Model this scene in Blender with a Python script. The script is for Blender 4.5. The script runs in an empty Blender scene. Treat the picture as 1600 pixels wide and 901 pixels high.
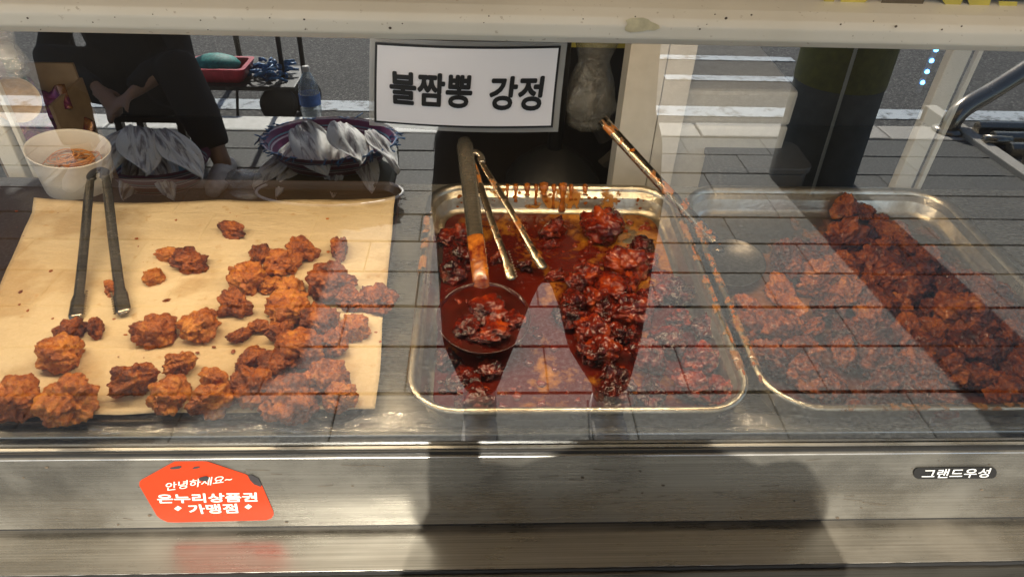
import bpy, bmesh, math, random
from mathutils import Vector, Matrix, noise
rnd = random.Random(7)
sc = bpy.context.scene
col = sc.collection
R_ = math.radians

# ------------------------------------------------------------------ camera
F, CX, CY = 1100.0, 800.0, 450.5
YAW, PITCH, ROLL = R_(3.5), R_(39.0), R_(2.4)
CAM = Vector((0, -.52, 1.45))
_f = Vector((math.sin(YAW)*math.cos(PITCH), math.cos(YAW)*math.cos(PITCH), -math.sin(PITCH)))
_r0 = Vector((math.cos(YAW), -math.sin(YAW), 0)); _u0 = _r0.cross(_f)
_r = _r0*math.cos(ROLL) + _u0*math.sin(ROLL); _u = -_r0*math.sin(ROLL) + _u0*math.cos(ROLL)
cd = bpy.data.cameras.new('camera'); co = bpy.data.objects.new('camera', cd); col.objects.link(co)
cd.sensor_width = 36; cd.sensor_fit = 'HORIZONTAL'; cd.lens = F/1600*36; cd.clip_start = .02; cd.clip_end = 500
M = Matrix((_r, _u, -_f)).transposed().to_4x4(); M.translation = CAM; co.matrix_world = M
sc.camera = co

# ------------------------------------------------------------------ sky, sun, exposure
SUN_EL = R_(38); SUN_AZ = R_(3.6)
w = bpy.data.worlds.new('World'); sc.world = w; w.use_nodes = True
bg = w.node_tree.nodes['Background']; sky = w.node_tree.nodes.new('ShaderNodeTexSky')
sky.sky_type = 'NISHITA'; sky.sun_disc = False; sky.sun_elevation = SUN_EL; sky.sun_rotation = math.pi + SUN_AZ
w.node_tree.links.new(sky.outputs[0], bg.inputs[0]); bg.inputs[1].default_value = .1
sl = bpy.data.lights.new('sun', 'SUN'); sl.energy = 5.0; sl.angle = R_(.53); sl.color = (1, .93, .82)
so = bpy.data.objects.new('sun', sl); col.objects.link(so); so.location = (-1, -8, 9)
SUN = Vector((math.sin(SUN_AZ)*math.cos(SUN_EL), math.cos(SUN_AZ)*math.cos(SUN_EL), -math.sin(SUN_EL)))
so.rotation_euler = SUN.to_track_quat('-Z', 'Y').to_euler()
sc.view_settings.view_transform = 'Standard'; sc.view_settings.look = 'None'
sc.view_settings.exposure = 1.0; sc.view_settings.gamma = 1
cy = sc.cycles
cy.use_denoising = True; cy.use_adaptive_sampling = False; cy.max_bounces = 10; cy.transparent_max_bounces = 16; cy.glossy_bounces = 5
cy.diffuse_bounces = 4; cy.sample_clamp_indirect = 8; cy.caustics_reflective = False; cy.caustics_refractive = False

# ------------------------------------------------------------------ pixel -> place
def ray(x, y):
    return (_f + _r*((x-CX)/F) - _u*((y-CY)/F)).normalized()
def hit(x, y, p, n):
    d = ray(x, y); return CAM + d*((p-CAM).dot(n)/d.dot(n))
TILT = R_(2)
GN = Vector((0, -math.cos(TILT), math.sin(TILT)))            # the pane leans back a little
GB = hit(800, 697, Vector((0, 0, 0)), Vector((0, 1, 0))); ZB = GB.z
def G(x, y, off=0): return hit(x, y, GB + GN*off, GN)
def atZ(x, y, z): return hit(x, y, Vector((0, 0, z)), Vector((0, 0, 1)))
def atY(x, y, Y): return hit(x, y, Vector((0, Y, 0)), Vector((0, 1, 0)))
def rr(x, y):
    g = G(x, y); d = ray(x, y); return g, d - GN*(2*d.dot(GN))
def RZ(x, y, z=0):
    g, d = rr(x, y); return g + d*((z-g.z)/d.z)
def RY(x, y, Y):
    g, d = rr(x, y); return g + d*((Y-g.y)/d.y)

# ------------------------------------------------------------------ object helpers
def link(name, me, mat=None, parent=None):
    o = bpy.data.objects.new(name, me); col.objects.link(o)
    if parent is not None: o.parent = parent
    if mat is not None and not me.materials: me.materials.append(mat)
    return o
def tag(o, label, cat, group=None, kind=None):
    if label: o['label'] = label
    if cat: o['category'] = cat
    if group: o['group'] = group
    if kind: o['kind'] = kind
    return o
def empty(name, loc, label, cat, group=None):
    o = bpy.data.objects.new(name, None); col.objects.link(o); o.location = loc; o.empty_display_size = .05
    return tag(o, label, cat, group)
class MB:
    """collects geometry for one mesh"""
    def __init__(s): s.v = []; s.f = []
    def add(s, v, f):
        b = len(s.v); s.v += [Vector(p) for p in v]; s.f += [tuple(i+b for i in q) for q in f]; return s
    def box(s, lo, hi, m=None):
        x0, y0, z0 = lo; x1, y1, z1 = hi
        v = [Vector(p) for p in ((x0,y0,z0),(x1,y0,z0),(x1,y1,z0),(x0,y1,z0),(x0,y0,z1),(x1,y0,z1),(x1,y1,z1),(x0,y1,z1))]
        if m: v = [m @ p for p in v]
        return s.add(v, [(3,2,1,0),(4,5,6,7),(0,1,5,4),(1,2,6,5),(2,3,7,6),(3,0,4,7)])
    def rings(s, rs, cap=True, closed=False):
        n = len(rs[0]); v = [p for r in rs for p in r]; f = []
        k = len(rs)
        for i in range(k if closed else k-1):
            a = i*n; b = ((i+1) % k)*n
            for j in range(n): f.append((a+j, a+(j+1) % n, b+(j+1) % n, b+j))
        if cap and not closed:
            f.append(tuple(range(n-1, -1, -1))); f.append(tuple((k-1)*n+j for j in range(n)))
        return s.add(v, f)
    def tube(s, pts, rad, seg=10, up=None, cap=True, closed=False):
        pts = [Vector(p) for p in pts]; rs = []; k = len(pts)
        nrm = None
        for i, p in enumerate(pts):
            if closed: t = pts[(i+1) % k] - pts[i-1]
            else: t = pts[min(i+1, k-1)] - pts[max(i-1, 0)]
            t.normalize()
            if nrm is None:
                a = Vector(up) if up is not None else (Vector((0,0,1)) if abs(t.z) < .9 else Vector((1,0,0)))
                nrm = (a - t*a.dot(t)).normalized()
            else: nrm = (nrm - t*nrm.dot(t)).normalized()
            bi = t.cross(nrm); r = rad[i] if isinstance(rad, (list, tuple)) else rad
            a, b = r if isinstance(r, (list, tuple)) else (r, r)
            rs.append([p + bi*(math.cos(q)*a) + nrm*(math.sin(q)*b) for q in [2*math.pi*j/seg for j in range(seg)]])
        return s.rings(rs, cap, closed)
    def lathe(s, prof, c=(0,0,0), seg=24, cap=False, sx=1, sy=1):
        c = Vector(c)
        rs = [[c + Vector((math.cos(2*math.pi*j/seg)*r*sx, math.sin(2*math.pi*j/seg)*r*sy, z)) for j in range(seg)] for r, z in prof]
        return s.rings(rs, cap)
    def grid(s, nu, nv, fn):
        v = [fn(i/nu, j/nv) for j in range(nv+1) for i in range(nu+1)]
        return s.add(v, [(j*(nu+1)+i, j*(nu+1)+i+1, (j+1)*(nu+1)+i+1, (j+1)*(nu+1)+i) for j in range(nv) for i in range(nu)])
    def mesh(s, name, smooth=False, bevel=0, bseg=2, fix=True):
        me = bpy.data.meshes.new(name); me.from_pydata([tuple(p) for p in s.v], [], s.f); me.update()
        if bevel or fix:
            bm = bmesh.new(); bm.from_mesh(me)
            if fix: bmesh.ops.recalc_face_normals(bm, faces=bm.faces)
            if bevel:
                ed = [e for e in bm.edges if len(e.link_faces) == 2 and e.calc_face_angle(0) > .5]
                bmesh.ops.bevel(bm, geom=ed, offset=bevel, segments=bseg, profile=.6, affect='EDGES', clamp_overlap=True)
            bm.to_mesh(me); bm.free()
        if smooth:
            for p in me.polygons: p.use_smooth = True
        return me
    def build(s, name, mat=None, parent=None, **k): return link(name, s.mesh(name, **k), mat, parent)
def solid(o, t, off=-1):
    m = o.modifiers.new('thick', 'SOLIDIFY'); m.thickness = t; m.offset = off; return o
def remesh(o, vox, sm=6):
    m = o.modifiers.new('skin', 'REMESH'); m.mode = 'VOXEL'; m.voxel_size = vox; m.use_smooth_shade = True
    m = o.modifiers.new('soft', 'SMOOTH'); m.factor = .5; m.iterations = sm; return o
def curve(pts, n=8):
    """Catmull-Rom through pts"""
    p = [Vector(q) for q in pts]; p = [p[0]*2-p[1]] + p + [p[-1]*2-p[-2]]; out = []
    for i in range(1, len(p)-2):
        a, b, c, d = p[i-1:i+3]
        for k in range(n):
            t = k/n; out.append(.5*((2*b) + (c-a)*t + (2*a-5*b+4*c-d)*t*t + (3*b-a-3*c+d)*t**3))
    return out + [p[-2]]

# ------------------------------------------------------------------ materials
class NT:
    def __init__(s, name):
        s.m = bpy.data.materials.new(name); s.m.use_nodes = True; s.t = s.m.node_tree; s.n = s.t.nodes
        s.p = s.n['Principled BSDF']; s.out = s.n['Material Output']
    def node(s, typ, **kw):
        n = s.n.new('ShaderNode'+typ)
        for k, v in kw.items():
            if k.startswith('i_'): s.set(n.inputs[k[2:].replace('_', ' ')], v)
            else: setattr(n, k, v)
        return n
    def set(s, sock, v):
        if isinstance(v, bpy.types.NodeSocket): s.t.links.new(v, sock)
        elif isinstance(v, (tuple, list)) and len(v) == 3 and sock.type == 'RGBA': sock.default_value = (*v, 1)
        else: sock.default_value = v
    def P(s, **kw):
        for k, v in kw.items(): s.set(s.p.inputs[k.replace('_', ' ')], v)
        return s
    def coord(s, scale=(1,1,1), out='Object', rot=(0,0,0)):
        c = s.node('TexCoord'); m = s.node('Mapping'); m.inputs['Scale'].default_value = scale; m.inputs['Rotation'].default_value = rot
        s.t.links.new(c.outputs[out], m.inputs[0]); return m.outputs[0]
    def noise(s, scale, detail=4, rough=.55, vec=None, dist=0):
        n = s.node('TexNoise'); n.inputs['Scale'].default_value = scale; n.inputs['Detail'].default_value = detail
        n.inputs['Roughness'].default_value = rough; n.inputs['Distortion'].default_value = dist
        if vec is None: vec = s.coord()
        s.t.links.new(vec, n.inputs['Vector']); return n.outputs[0]
    def voro(s, scale, vec=None, feature='F1'):
        n = s.node('TexVoronoi', feature=feature); n.inputs['Scale'].default_value = scale
        if vec is None: vec = s.coord()
        s.t.links.new(vec, n.inputs['Vector']); return n.outputs[0]
    def ramp(s, fac, stops):
        r = s.node('ValToRGB'); e = r.color_ramp.elements
        while len(e) < len(stops): e.new(.5)
        for q, (p, c) in zip(e, stops): q.position = p; q.color = (*c, 1) if len(c) == 3 else c
        s.t.links.new(fac, r.inputs[0]); return r.outputs[0]
    def val(s, fac, a, b, lo=0, hi=1):
        r = s.node('MapRange'); r.inputs[1].default_value = lo; r.inputs[2].default_value = hi
        r.inputs[3].default_value = a; r.inputs[4].default_value = b; s.t.links.new(fac, r.inputs[0]); return r.outputs[0]
    def math(s, op, a, b=0):
        n = s.node('Math', operation=op); s.set(n.inputs[0], a); s.set(n.inputs[1], b); return n.outputs[0]
    def mix(s, fac, a, b, mode='MIX'):
        n = s.node('Mix', data_type='RGBA', blend_type=mode)
        s.set(n.inputs[0], fac); s.set(n.inputs[6], a); s.set(n.inputs[7], b); return n.outputs[2]
    def bump(s, h, strength=.3, dist=.002):
        n = s.node('Bump'); n.inputs['Strength'].default_value = strength; n.inputs['Distance'].default_value = dist
        s.t.links.new(h, n.inputs['Height']); s.t.links.new(n.outputs[0], s.p.inputs['Normal']); return s
    def random(s): return s.node('ObjectInfo').outputs['Random']
    def surface(s, sh): s.t.links.new(sh, s.out.inputs[0])
def plain(name, c, rough=.5, metal=0, var=.25, scale=30, bump=.1, **k):
    a = NT(name); n = a.noise(scale, 5)
    lo = tuple(x*(1-var) for x in c); hi = tuple(min(1, x*(1+var*.6)) for x in c)
    a.P(Base_Color=a.ramp(n, [(.3, lo), (.7, hi)]), Roughness=rough, Metallic=metal, **k)
    if bump: a.bump(n, bump, .003)
    return a.m
def steel(name, base=(.56,.55,.52), rough=(.16,.34), stretch=(3,60,60), dust=.3, dustcol=(.42,.40,.34), speck=True):
    a = NT(name); v = a.coord(stretch)
    n1 = a.noise(6, 6, .6, v); n2 = a.noise(9, 5); n3 = a.noise(90, 4)
    d = a.val(n2, 0, dust, .42, .7)
    g_ = a.noise(1.0, 3, .7, a.coord((2.5, 420, 420))); base = a.ramp(g_, [(.35, tuple(x*.72 for x in base)), (.65, tuple(min(1, x*1.2) for x in base))])
    a.P(Base_Color=a.mix(d, base, dustcol), Metallic=a.val(d, 1, .75), Roughness=a.math('ADD', a.val(n1, *rough, .3, .7), a.math('MULTIPLY', d, .5)))
    a.bump(a.math('ADD', a.math('MULTIPLY', n1, .5), n3), .05, .001)
    # a share of plain diffuse dirt film on the metal
    df = a.node('BsdfDiffuse', i_Color=dustcol); mx = a.node('MixShader')
    a.set(mx.inputs[0], a.val(n2, dust*.35, dust, .35, .7)); a.t.links.new(a.p.outputs[0], mx.inputs[1]); a.t.links.new(df.outputs[0], mx.inputs[2])
    a.surface(mx.outputs[0]); return a.m

m_fascia = steel('brushed_steel', base=(.38,.375,.35), dust=.28, dustcol=(.26,.245,.205))
m_ledge = steel('ledge_steel', base=(.32,.31,.28), dust=.28, rough=(.2,.36), dustcol=(.24,.21,.16))
m_lower = steel('lower_steel', base=(.2,.19,.17), dust=.1, rough=(.25,.4), dustcol=(.1,.09,.07))
m_deck = steel('deck_steel', base=(.5,.5,.48), dust=.35)
m_alu = NT('tray_aluminium')
_n = m_alu.noise(160, 3); _n2 = m_alu.noise(14, 5)
m_alu.P(Base_Color=m_alu.ramp(_n2, [(.35, (.40,.32,.20)), (.62, (.70,.66,.56))]), Metallic=1., Roughness=m_alu.val(_n2, .42, .26, .3, .7)).bump(_n, .35, .002)
m_alu = m_alu.m
m_tool = steel('utensil_steel', base=(.33,.29,.24), rough=(.14,.26), dust=.12, stretch=(20,20,20))
def stained():
    a = NT('sauce_stained_steel'); n1 = a.noise(55, 5, .65); n2 = a.noise(18, 4)
    k = a.val(n1, 0, 1, .52, .6)
    a.P(Base_Color=a.mix(k, (.36,.31,.23), (.38,.13,.02)), Metallic=a.val(k, 1, 0), Roughness=a.val(n2, .15, .3)).bump(n1, .3, .002); return a.m
m_stain = stained()
m_rail = NT('cream_aluminium'); _n = m_rail.noise(7, 6); _n2 = m_rail.noise(220, 2)
m_rail.P(Base_Color=m_rail.mix(m_rail.val(_n2, 0, .5, .68, .74), m_rail.ramp(_n, [(.3, (.64,.61,.51)), (.7, (.76,.73,.63))]), (.3,.24,.15)), Roughness=.38).bump(_n, .1, .002)
m_rail = m_rail.m
m_black = plain('black_rubber', (.012,.012,.012), .5)
m_white = plain('white_plastic', (.72,.70,.64), .4, var=.1)

def glass_mat():
    a = NT('display_glass')
    lw = a.node('LayerWeight'); lw.inputs[0].default_value = .5
    f5 = a.math('POWER', lw.outputs['Facing'], 5.0)
    fac = a.math('ADD', a.math('MULTIPLY', f5, .7), .30)
    smear = a.noise(4, 6, .65, a.coord((1, 1, 2.5)))
    gl = a.node('BsdfGlossy'); gl.inputs['Roughness'].default_value = 0; gl.inputs['Color'].default_value = (.93, .97, 1, 1)
    tr = a.node('BsdfTransparent'); tr.inputs['Color'].default_value = (.96, .975, .965, 1)
    mx = a.node('MixShader'); a.set(mx.inputs[0], fac); a.t.links.new(tr.outputs[0], mx.inputs[1]); a.t.links.new(gl.outputs[0], mx.inputs[2])
    # thin greasy film
    df = a.node('BsdfDiffuse'); df.inputs['Color'].default_value = (.8, .78, .72, 1)
    m2 = a.node('MixShader'); a.set(m2.inputs[0], a.val(smear, .0, .007, .45, .75)); a.t.links.new(mx.outputs[0], m2.inputs[1]); a.t.links.new(df.outputs[0], m2.inputs[2])
    a.surface(m2.outputs[0]); return a.m
def clear_mat(name, refl=.12, tint=(.97,.98,.98), rough=.05, film=.05, filmcol=(.8,.8,.8), wrinkle=0):
    a = NT(name)
    lw = a.node('LayerWeight'); lw.inputs[0].default_value = .35
    gl = a.node('BsdfGlossy'); gl.inputs['Roughness'].default_value = rough
    tr = a.node('BsdfTransparent'); tr.inputs['Color'].default_value = (*tint, 1)
    mx = a.node('MixShader'); a.set(mx.inputs[0], a.math('ADD', a.math('MULTIPLY', lw.outputs['Facing'], .5), refl))
    a.t.links.new(tr.outputs[0], mx.inputs[1]); a.t.links.new(gl.outputs[0], mx.inputs[2])
    df = a.node('BsdfDiffuse'); df.inputs['Color'].default_value = (*filmcol, 1)
    m2 = a.node('MixShader'); m2.inputs[0].default_value = film; a.t.links.new(mx.outputs[0], m2.inputs[1]); a.t.links.new(df.outputs[0], m2.inputs[2])
    if wrinkle:
        b = a.node('Bump'); b.inputs['Strength'].default_value = wrinkle; b.inputs['Distance'].default_value = .01
        a.t.links.new(a.noise(38, 4, .6, None, 1.5), b.inputs['Height'])
        for q in (gl, df): a.t.links.new(b.outputs[0], q.inputs['Normal'])
    a.surface(m2.outputs[0]); return a.m
m_glass = glass_mat()
m_clear = clear_mat('clear_sheet', .1)
m_film = clear_mat('plastic_film', .16, film=.16, rough=.12, wrinkle=.7)
m_lam = clear_mat('laminate_edge', .1, film=.38, filmcol=(.62,.62,.58), rough=.15)

def fried(name, stops, rough, coat=0, bumpd=.004, spec=.5):
    a = NT(name); g = a.node('TexCoord').outputs['Object']
    oi = a.node('ObjectInfo')
    add = a.node('VectorMath', operation='ADD'); a.t.links.new(g, add.inputs[0]); a.t.links.new(oi.outputs['Location'], add.inputs[1])
    sc0 = a.node('VectorMath', operation='SCALE'); a.t.links.new(oi.outputs['Location'], sc0.inputs[0]); sc0.inputs['Scale'].default_value = 40; a.t.links.new(sc0.outputs[0], add.inputs[1])
    n1 = a.noise(2.6, 6, .66, add.outputs[0]); n2 = a.noise(15, 5, .65, add.outputs[0]); vo = a.voro(9, add.outputs[0])
    k = a.math('ADD', a.math('MULTIPLY', n1, .62 if coat < .9 else .85), a.math('MULTIPLY', n2, .38 if coat < .9 else .15))
    k = a.math('ADD', k, a.math('MULTIPLY', a.math('SUBTRACT', oi.outputs['Random'], .5), .17))
    a.P(Base_Color=a.ramp(k, stops), Roughness=a.val(n2, rough*1.5, rough*.6, .35, .65), Specular_IOR_Level=spec, Coat_Weight=coat*.5, Coat_Roughness=.05)
    h = a.math('ADD', a.math('MULTIPLY', n1, .8), a.math('MULTIPLY', a.math('ADD', n2, vo), .5 if coat < .9 else .12))
    b = a.node('Bump'); b.inputs['Strength'].default_value = .9 if coat < .9 else .3; b.inputs['Distance'].default_value = bumpd; a.t.links.new(h, b.inputs['Height']); a.t.links.new(b.outputs[0], a.p.inputs['Normal'])
    if coat:
        b2 = a.node('Bump'); b2.inputs['Strength'].default_value = .35; b2.inputs['Distance'].default_value = bumpd; a.t.links.new(a.math('ADD', n1, a.math('MULTIPLY', vo, .15)), b2.inputs['Height']); a.t.links.new(b2.outputs[0], a.p.inputs['Coat Normal'])
    return a.m
m_fried = fried('fried_crust', [(.34, (.055,.011,.003)), (.44, (.22,.047,.007)), (.54, (.44,.12,.014)), (.68, (.72,.29,.045))], .34, bumpd=.006)
m_glazed = fried('glazed_crust', [(.34, (.012,.001,.0006)), (.46, (.065,.004,.001)), (.56, (.17,.012,.0018)), (.70, (.40,.06,.005))], .13, coat=1, spec=.22, bumpd=.006)
m_dark = fried('sauced_crust', [(.34, (.02,.003,.001)), (.44, (.11,.017,.003)), (.55, (.30,.065,.007)), (.7, (.58,.19,.02))], .3, coat=.6, spec=.3, bumpd=.006)

def sauce_film(name, lo, hi, thin, thick, scl=9, bias=None):
    a = NT(name); v = a.coord((1,1,1)); n = a.noise(scl, 6, .62, v, .3); n2 = a.noise(60, 3, .6, v)
    k = a.math('ADD', n, a.math('MULTIPLY', a.math('SUBTRACT', n2, .5), .22))
    if bias:
        sx = a.node('SeparateXYZ'); a.t.links.new(a.node('TexCoord').outputs['Object'], sx.inputs[0])
        k = a.math('ADD', k, a.math('ADD', a.math('MULTIPLY', sx.outputs[0], bias[0]), a.math('MULTIPLY', sx.outputs[1], bias[1])))
    a.P(Base_Color=a.ramp(k, [(lo, thin), ((lo+hi)/2, tuple((p+q)/2 for p, q in zip(thin, thick))), (hi, thick)]), Roughness=.14, Coat_Weight=.5)
    a.bump(k, .5, .004)
    tr = a.node('BsdfTransparent'); mx = a.node('MixShader'); a.set(mx.inputs[0], a.val(k, 0, 1, lo-.05, lo+.02))
    a.t.links.new(tr.outputs[0], mx.inputs[1]); a.t.links.new(a.p.outputs[0], mx.inputs[2]); a.surface(mx.outputs[0]); return a.m
m_sauce = sauce_film('sauce', .33, .47, (.58,.23,.02), (.10,.0065,.0014), bias=(-.25, -.2))
m_sauce3 = sauce_film('oily_sauce', .40, .6, (.30,.12,.03), (.12,.025,.006), bias=(.1, -.9))
m_drip = plain('sauce_drip', (.42,.12,.012), .12, var=.5, scale=80, Coat_Weight=.6)
m_paper = NT('parchment'); _n = m_paper.noise(5, 6, .6); _n2 = m_paper.noise(26, 5, .6, m_paper.coord((1, 2.2, 1), rot=(0, 0, .5)))
_spots = m_paper.noise(60, 3, .5)
m_paper.P(Base_Color=m_paper.mix(m_paper.val(_spots, 0, .55, .64, .74), m_paper.mix(m_paper.val(m_paper.noise(8, 4, .5), 0, .6, .52, .6), m_paper.ramp(_n, [(.3, (.62,.47,.27)), (.7, (.76,.62,.40))]), (.46,.30,.13)), (.5,.28,.09)), Roughness=.5).bump(_n2, .5, .008)
m_paper = m_paper.m
m_board = plain('oiled_wood', (.045,.027,.016), .35, scale=12)

# ------------------------------------------------------------------ ground, road
m_slab = NT('granite_slab'); _o = m_slab.random(); _v = m_slab.coord(); _n = m_slab.noise(75, 5, .78); _n2 = m_slab.noise(7, 5)
_c = m_slab.ramp(_n, [(.33, (.028,.028,.026)), (.5, (.085,.084,.076)), (.68, (.22,.215,.195))])
_c = m_slab.mix(m_slab.val(_o, 0, .3), _c, (.05,.05,.05)); _c = m_slab.mix(m_slab.val(_n2, 0, .35, .5, .75), _c, (.07,.065,.055))
m_slab.P(Base_Color=_c, Roughness=.75).bump(_n, .4, .003); m_slab = m_slab.m
m_joint = NT('joint_sand'); _n = m_joint.noise(3, 5)
m_joint.P(Base_Color=m_joint.ramp(_n, [(.45, (.03,.028,.024)), (.6, (.05,.06,.02))]), Roughness=.9); m_joint = m_joint.m
m_asph = NT('asphalt'); _n = m_asph.noise(70, 4, .8); _n2 = m_asph.noise(2, 5)
m_asph.P(Base_Color=m_asph.mix(m_asph.val(_n2, 0, .4, .4, .7), m_asph.ramp(_n, [(.40, (.013,.013,.013)), (.52, (.036,.035,.033)), (.62, (.24,.23,.21))]), (.04,.039,.036)), Roughness=.85).bump(_n, .6, .006); m_asph = m_asph.m
m_kerbw = plain('white_painted_stone', (.74,.72,.66), .6, scale=25, var=.15)
m_kerbg = plain('granite_kerb', (.42,.39,.34), .7, scale=120)
m_line = NT('worn_road_paint'); _n = m_line.noise(14, 6, .7)
m_line.P(Base_Color=m_line.ramp(_n, [(.36, (.10,.10,.1)), (.5, (.5,.55,.58))]), Roughness=.7); m_line = m_line.m
m_pave = plain('far_paving', (.2,.19,.18), .8, scale=40)

tag(MB().add([(-60,-60,-.16),(60,-60,-.16),(60,60,-.16),(-60,60,-.16)], [(0,1,2,3)]).build('ground', m_pave), None, None, kind='structure')
road = tag(MB().box((-40,-12,-.155), (40,-3.02,-.12)).build('road', m_asph), None, None, kind='structure')
pav = tag(MB().box((-12,-2.80,-.15), (12,3.2,-.012)).build('pavement', m_joint), None, None, kind='structure')
PITCHY = .209; LEN = .415
slab_me = MB().box((-LEN/2+.001, -PITCHY/2+.0035, -.05), (LEN/2-.001, PITCHY/2-.0035, 0)).mesh('paving_slab', bevel=.003, bseg=1)
rows = 12; y0 = -2.805
for j in range(rows):
    yc = y0 + PITCHY*(j+.5)
    off = (j % 2)*LEN*.5 + rnd.uniform(-.03, .03)
    for i in range(-9, 15):
        x = i*LEN + off
        lim = 1.5 + (2.9 + yc + .0)*0 + abs(yc)*.55 + .5
        if x < -lim or x > lim + .9 or abs(yc) < .3 and abs(x) > 1.2: continue
        o = link('paving_slab', slab_me, m_slab, pav)
        o.location = (x, yc, rnd.uniform(-.0015, .0015)); o.rotation_euler = (rnd.uniform(-.004, .004), rnd.uniform(-.004, .004), 0)
kerb = tag(MB().box((-12,-2.985,-.15), (12,-2.815,-.02)).build('kerb', m_joint), None, None, kind='structure')
kw = MB().box((-.495,-.092,-.13), (.495,.092,.005)).mesh('kerb_stone', bevel=.012)
kw.materials.append(m_kerbw); kg = kw.copy(); kg.materials[0] = m_kerbg
for i in range(-4, 6):
    o = link('kerb_stone', kw if i < 1 else kg, None, kerb); o.location = (i*1.0-.35, -2.903, rnd.uniform(-.002, .002))
ln = tag(MB().box((-20,-3.56,-.119), (20,-3.40,-.115)).build('lane_line', m_line, road), None, None)
for k, y in enumerate((-4.1, -4.55)):
    MB().box((1.25+.05*k,y-.05,-.119), (2.2+.1*k,y+.05,-.115)).build('crossing_stripe', m_line, road)

# ------------------------------------------------------------------ display case
XL, XR = -1.02, 1.16
YB = .60
gt = G(800, 40)
ZT = gt.z
case = empty('display_case', (0, 0, 0), 'stainless steel food display case with tilted front glass and cream top rail', 'display case')
pane = MB()
a0 = Vector((XL, 0, ZB-.006)); up = Vector((0, math.sin(TILT), math.cos(TILT)))
T_ = .5
pane.add([a0, (XR, a0.y, a0.z), Vector((XR, a0.y, a0.z))+up*T_, a0+up*T_], [(0,1,2,3)]).build('front_glass', m_glass, case, fix=False)
# rail in front of / above the pane
prof = []
zr = G(800, 52).z
for y, z in ((-.004,zr-.001),(-.012,zr-.002),(-.017,zr+.004),(-.017,zr+.013),(-.014,zr+.018),(-.004,zr+.022),(.02,zr+.026),(.07,zr+.028),(.07,zr+.012),(.03,zr+.008),(.026,zr-.0005)):
    prof.append((y+.004+.012, z))
MB().rings([[Vector((x, y, z)) for y, z in prof] for x in (XL-.02, XR+.02)]).build('top_rail', m_rail, case, bevel=.0015)
roof = MB().box((XL, .088, zr+.014), (XR, YB+.05, zr+.024)).build('roof_panel', m_rail, case)
# gasket and fascia
MB().box((XL, -.0075, ZB-.004), (XR, .012, ZB+.0015)).build('gasket', m_black, case)
MB().box((XL, -.0045, ZB+.002), (XR, -.0008, ZB+.0035)).build('glazing_bead', m_deck, case)
ZF = .643
MB().rings([[Vector((x, y, z)) for y, z in ((.02,ZB-.0045),(-.005,ZB-.0045),(-.0105,ZB-.0055),(-.0105,ZB-.0095),(-.006,ZB-.0115),(-.006,ZF),(.02,ZF))] for x in (XL, XR)]).build('fascia', m_fascia, case, bevel=.0007, bseg=1)
MB().box((XL, -.0005, ZF-.02), (XR, .015, ZF-.0005)).build('shadow_gap', m_black, case)
ZL = .632
MB().rings([[Vector((x, y, z)) for y, z in ((.01,ZL),(-.0615,ZL-.001),(-.0615,ZL-.40),(.01,ZL-.40))] for x in (XL, XR)]).build('ledge', m_ledge, case, bevel=.0008, bseg=1)
rg = MB(); n_ = 400
rg.rings([[Vector((XL+(XR-XL)*i/n_, y, z)) for y, z in ((-.062,ZL-.0005+dz),(-.0632-w_,ZL+.0002+dz),(-.0640-w_,ZL-.004),(-.062,ZL-.006))] for i in range(n_+1) for dz, w_ in ((.0006*noise.noise(Vector((i*.31,0,0))), .0007+.0011*noise.noise(Vector((i*.17,5,0)))),)]).build('edge_sealant', m_black, case)
MB().box((XL, -.068, ZL-.40), (XR, -.0625, ZL-.0065)).build('lower_panel', m_lower, case)
MB().box((XL, -.055, .02), (XR, .55, ZL-.41)).build('base_cabinet', m_deck, case)
# floor of the display, with a raised lip behind the glass
MB().rings([[Vector((x, y, z)) for y, z in ((.014,ZB-.012),(.014,ZB+.004),(.021,ZB+.0065),(.027,ZB+.004),(.031,ZB-.006),(YB,ZB-.006),(YB,ZB-.03),(.014,ZB-.03))] for x in (XL, XR)]).build('deck', m_deck, case, bevel=.0008, bseg=1)
for x in (XL, XR-.03):
    MB().box((x, YB-.03, ZB-.006), (x+.03, YB, zr+.012)).build('corner_post', m_rail, case, bevel=.002)
# frame post of the end window, right and left
for (px, py, w_) in ((1447, 200, .034), (20, 250, .03)):
    p = atY(px, py, .62)
    MB().box((p.x-w_/2, .612, .55), (p.x+w_/2, .632, zr+.012)).build('window_mullion', m_rail, case, bevel=.003)
    MB().box((p.x+w_/2+.012, .614, .55), (p.x+w_/2+.020, .624, zr+.011)).build('window_bead', m_rail, case)
# lamp tube under the roof of the case
lamp = empty('tube_lamp', (0, .22, zr), 'warm white tube lamp fixed under the roof of the display case', 'lamp')
def emis(name, c, s):
    a = NT(name); e = a.node('Emission', i_Color=c, i_Strength=s); a.surface(e.outputs[0]); return a.m
MB().box((-.95, -.02, -.012), (.50, .02, .0125)).build('housing', m_rail, lamp)
MB().tube([(-.93, 0, -.024), (.48, 0, -.024)], .0065, 12).build('tube', emis('lamp_glow', (1, .75, .46), 3), lamp, smooth=True)
al = bpy.data.lights.new('tube_light', 'AREA'); al.shape = 'RECTANGLE'; al.size = 1.4; al.size_y = .016; al.energy = 3.6; al.color = (1, .76, .48)
ao = bpy.data.objects.new('tube_light', al); col.objects.link(ao); ao.parent = lamp; ao.location = (-.22, 0, -.032)

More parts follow.
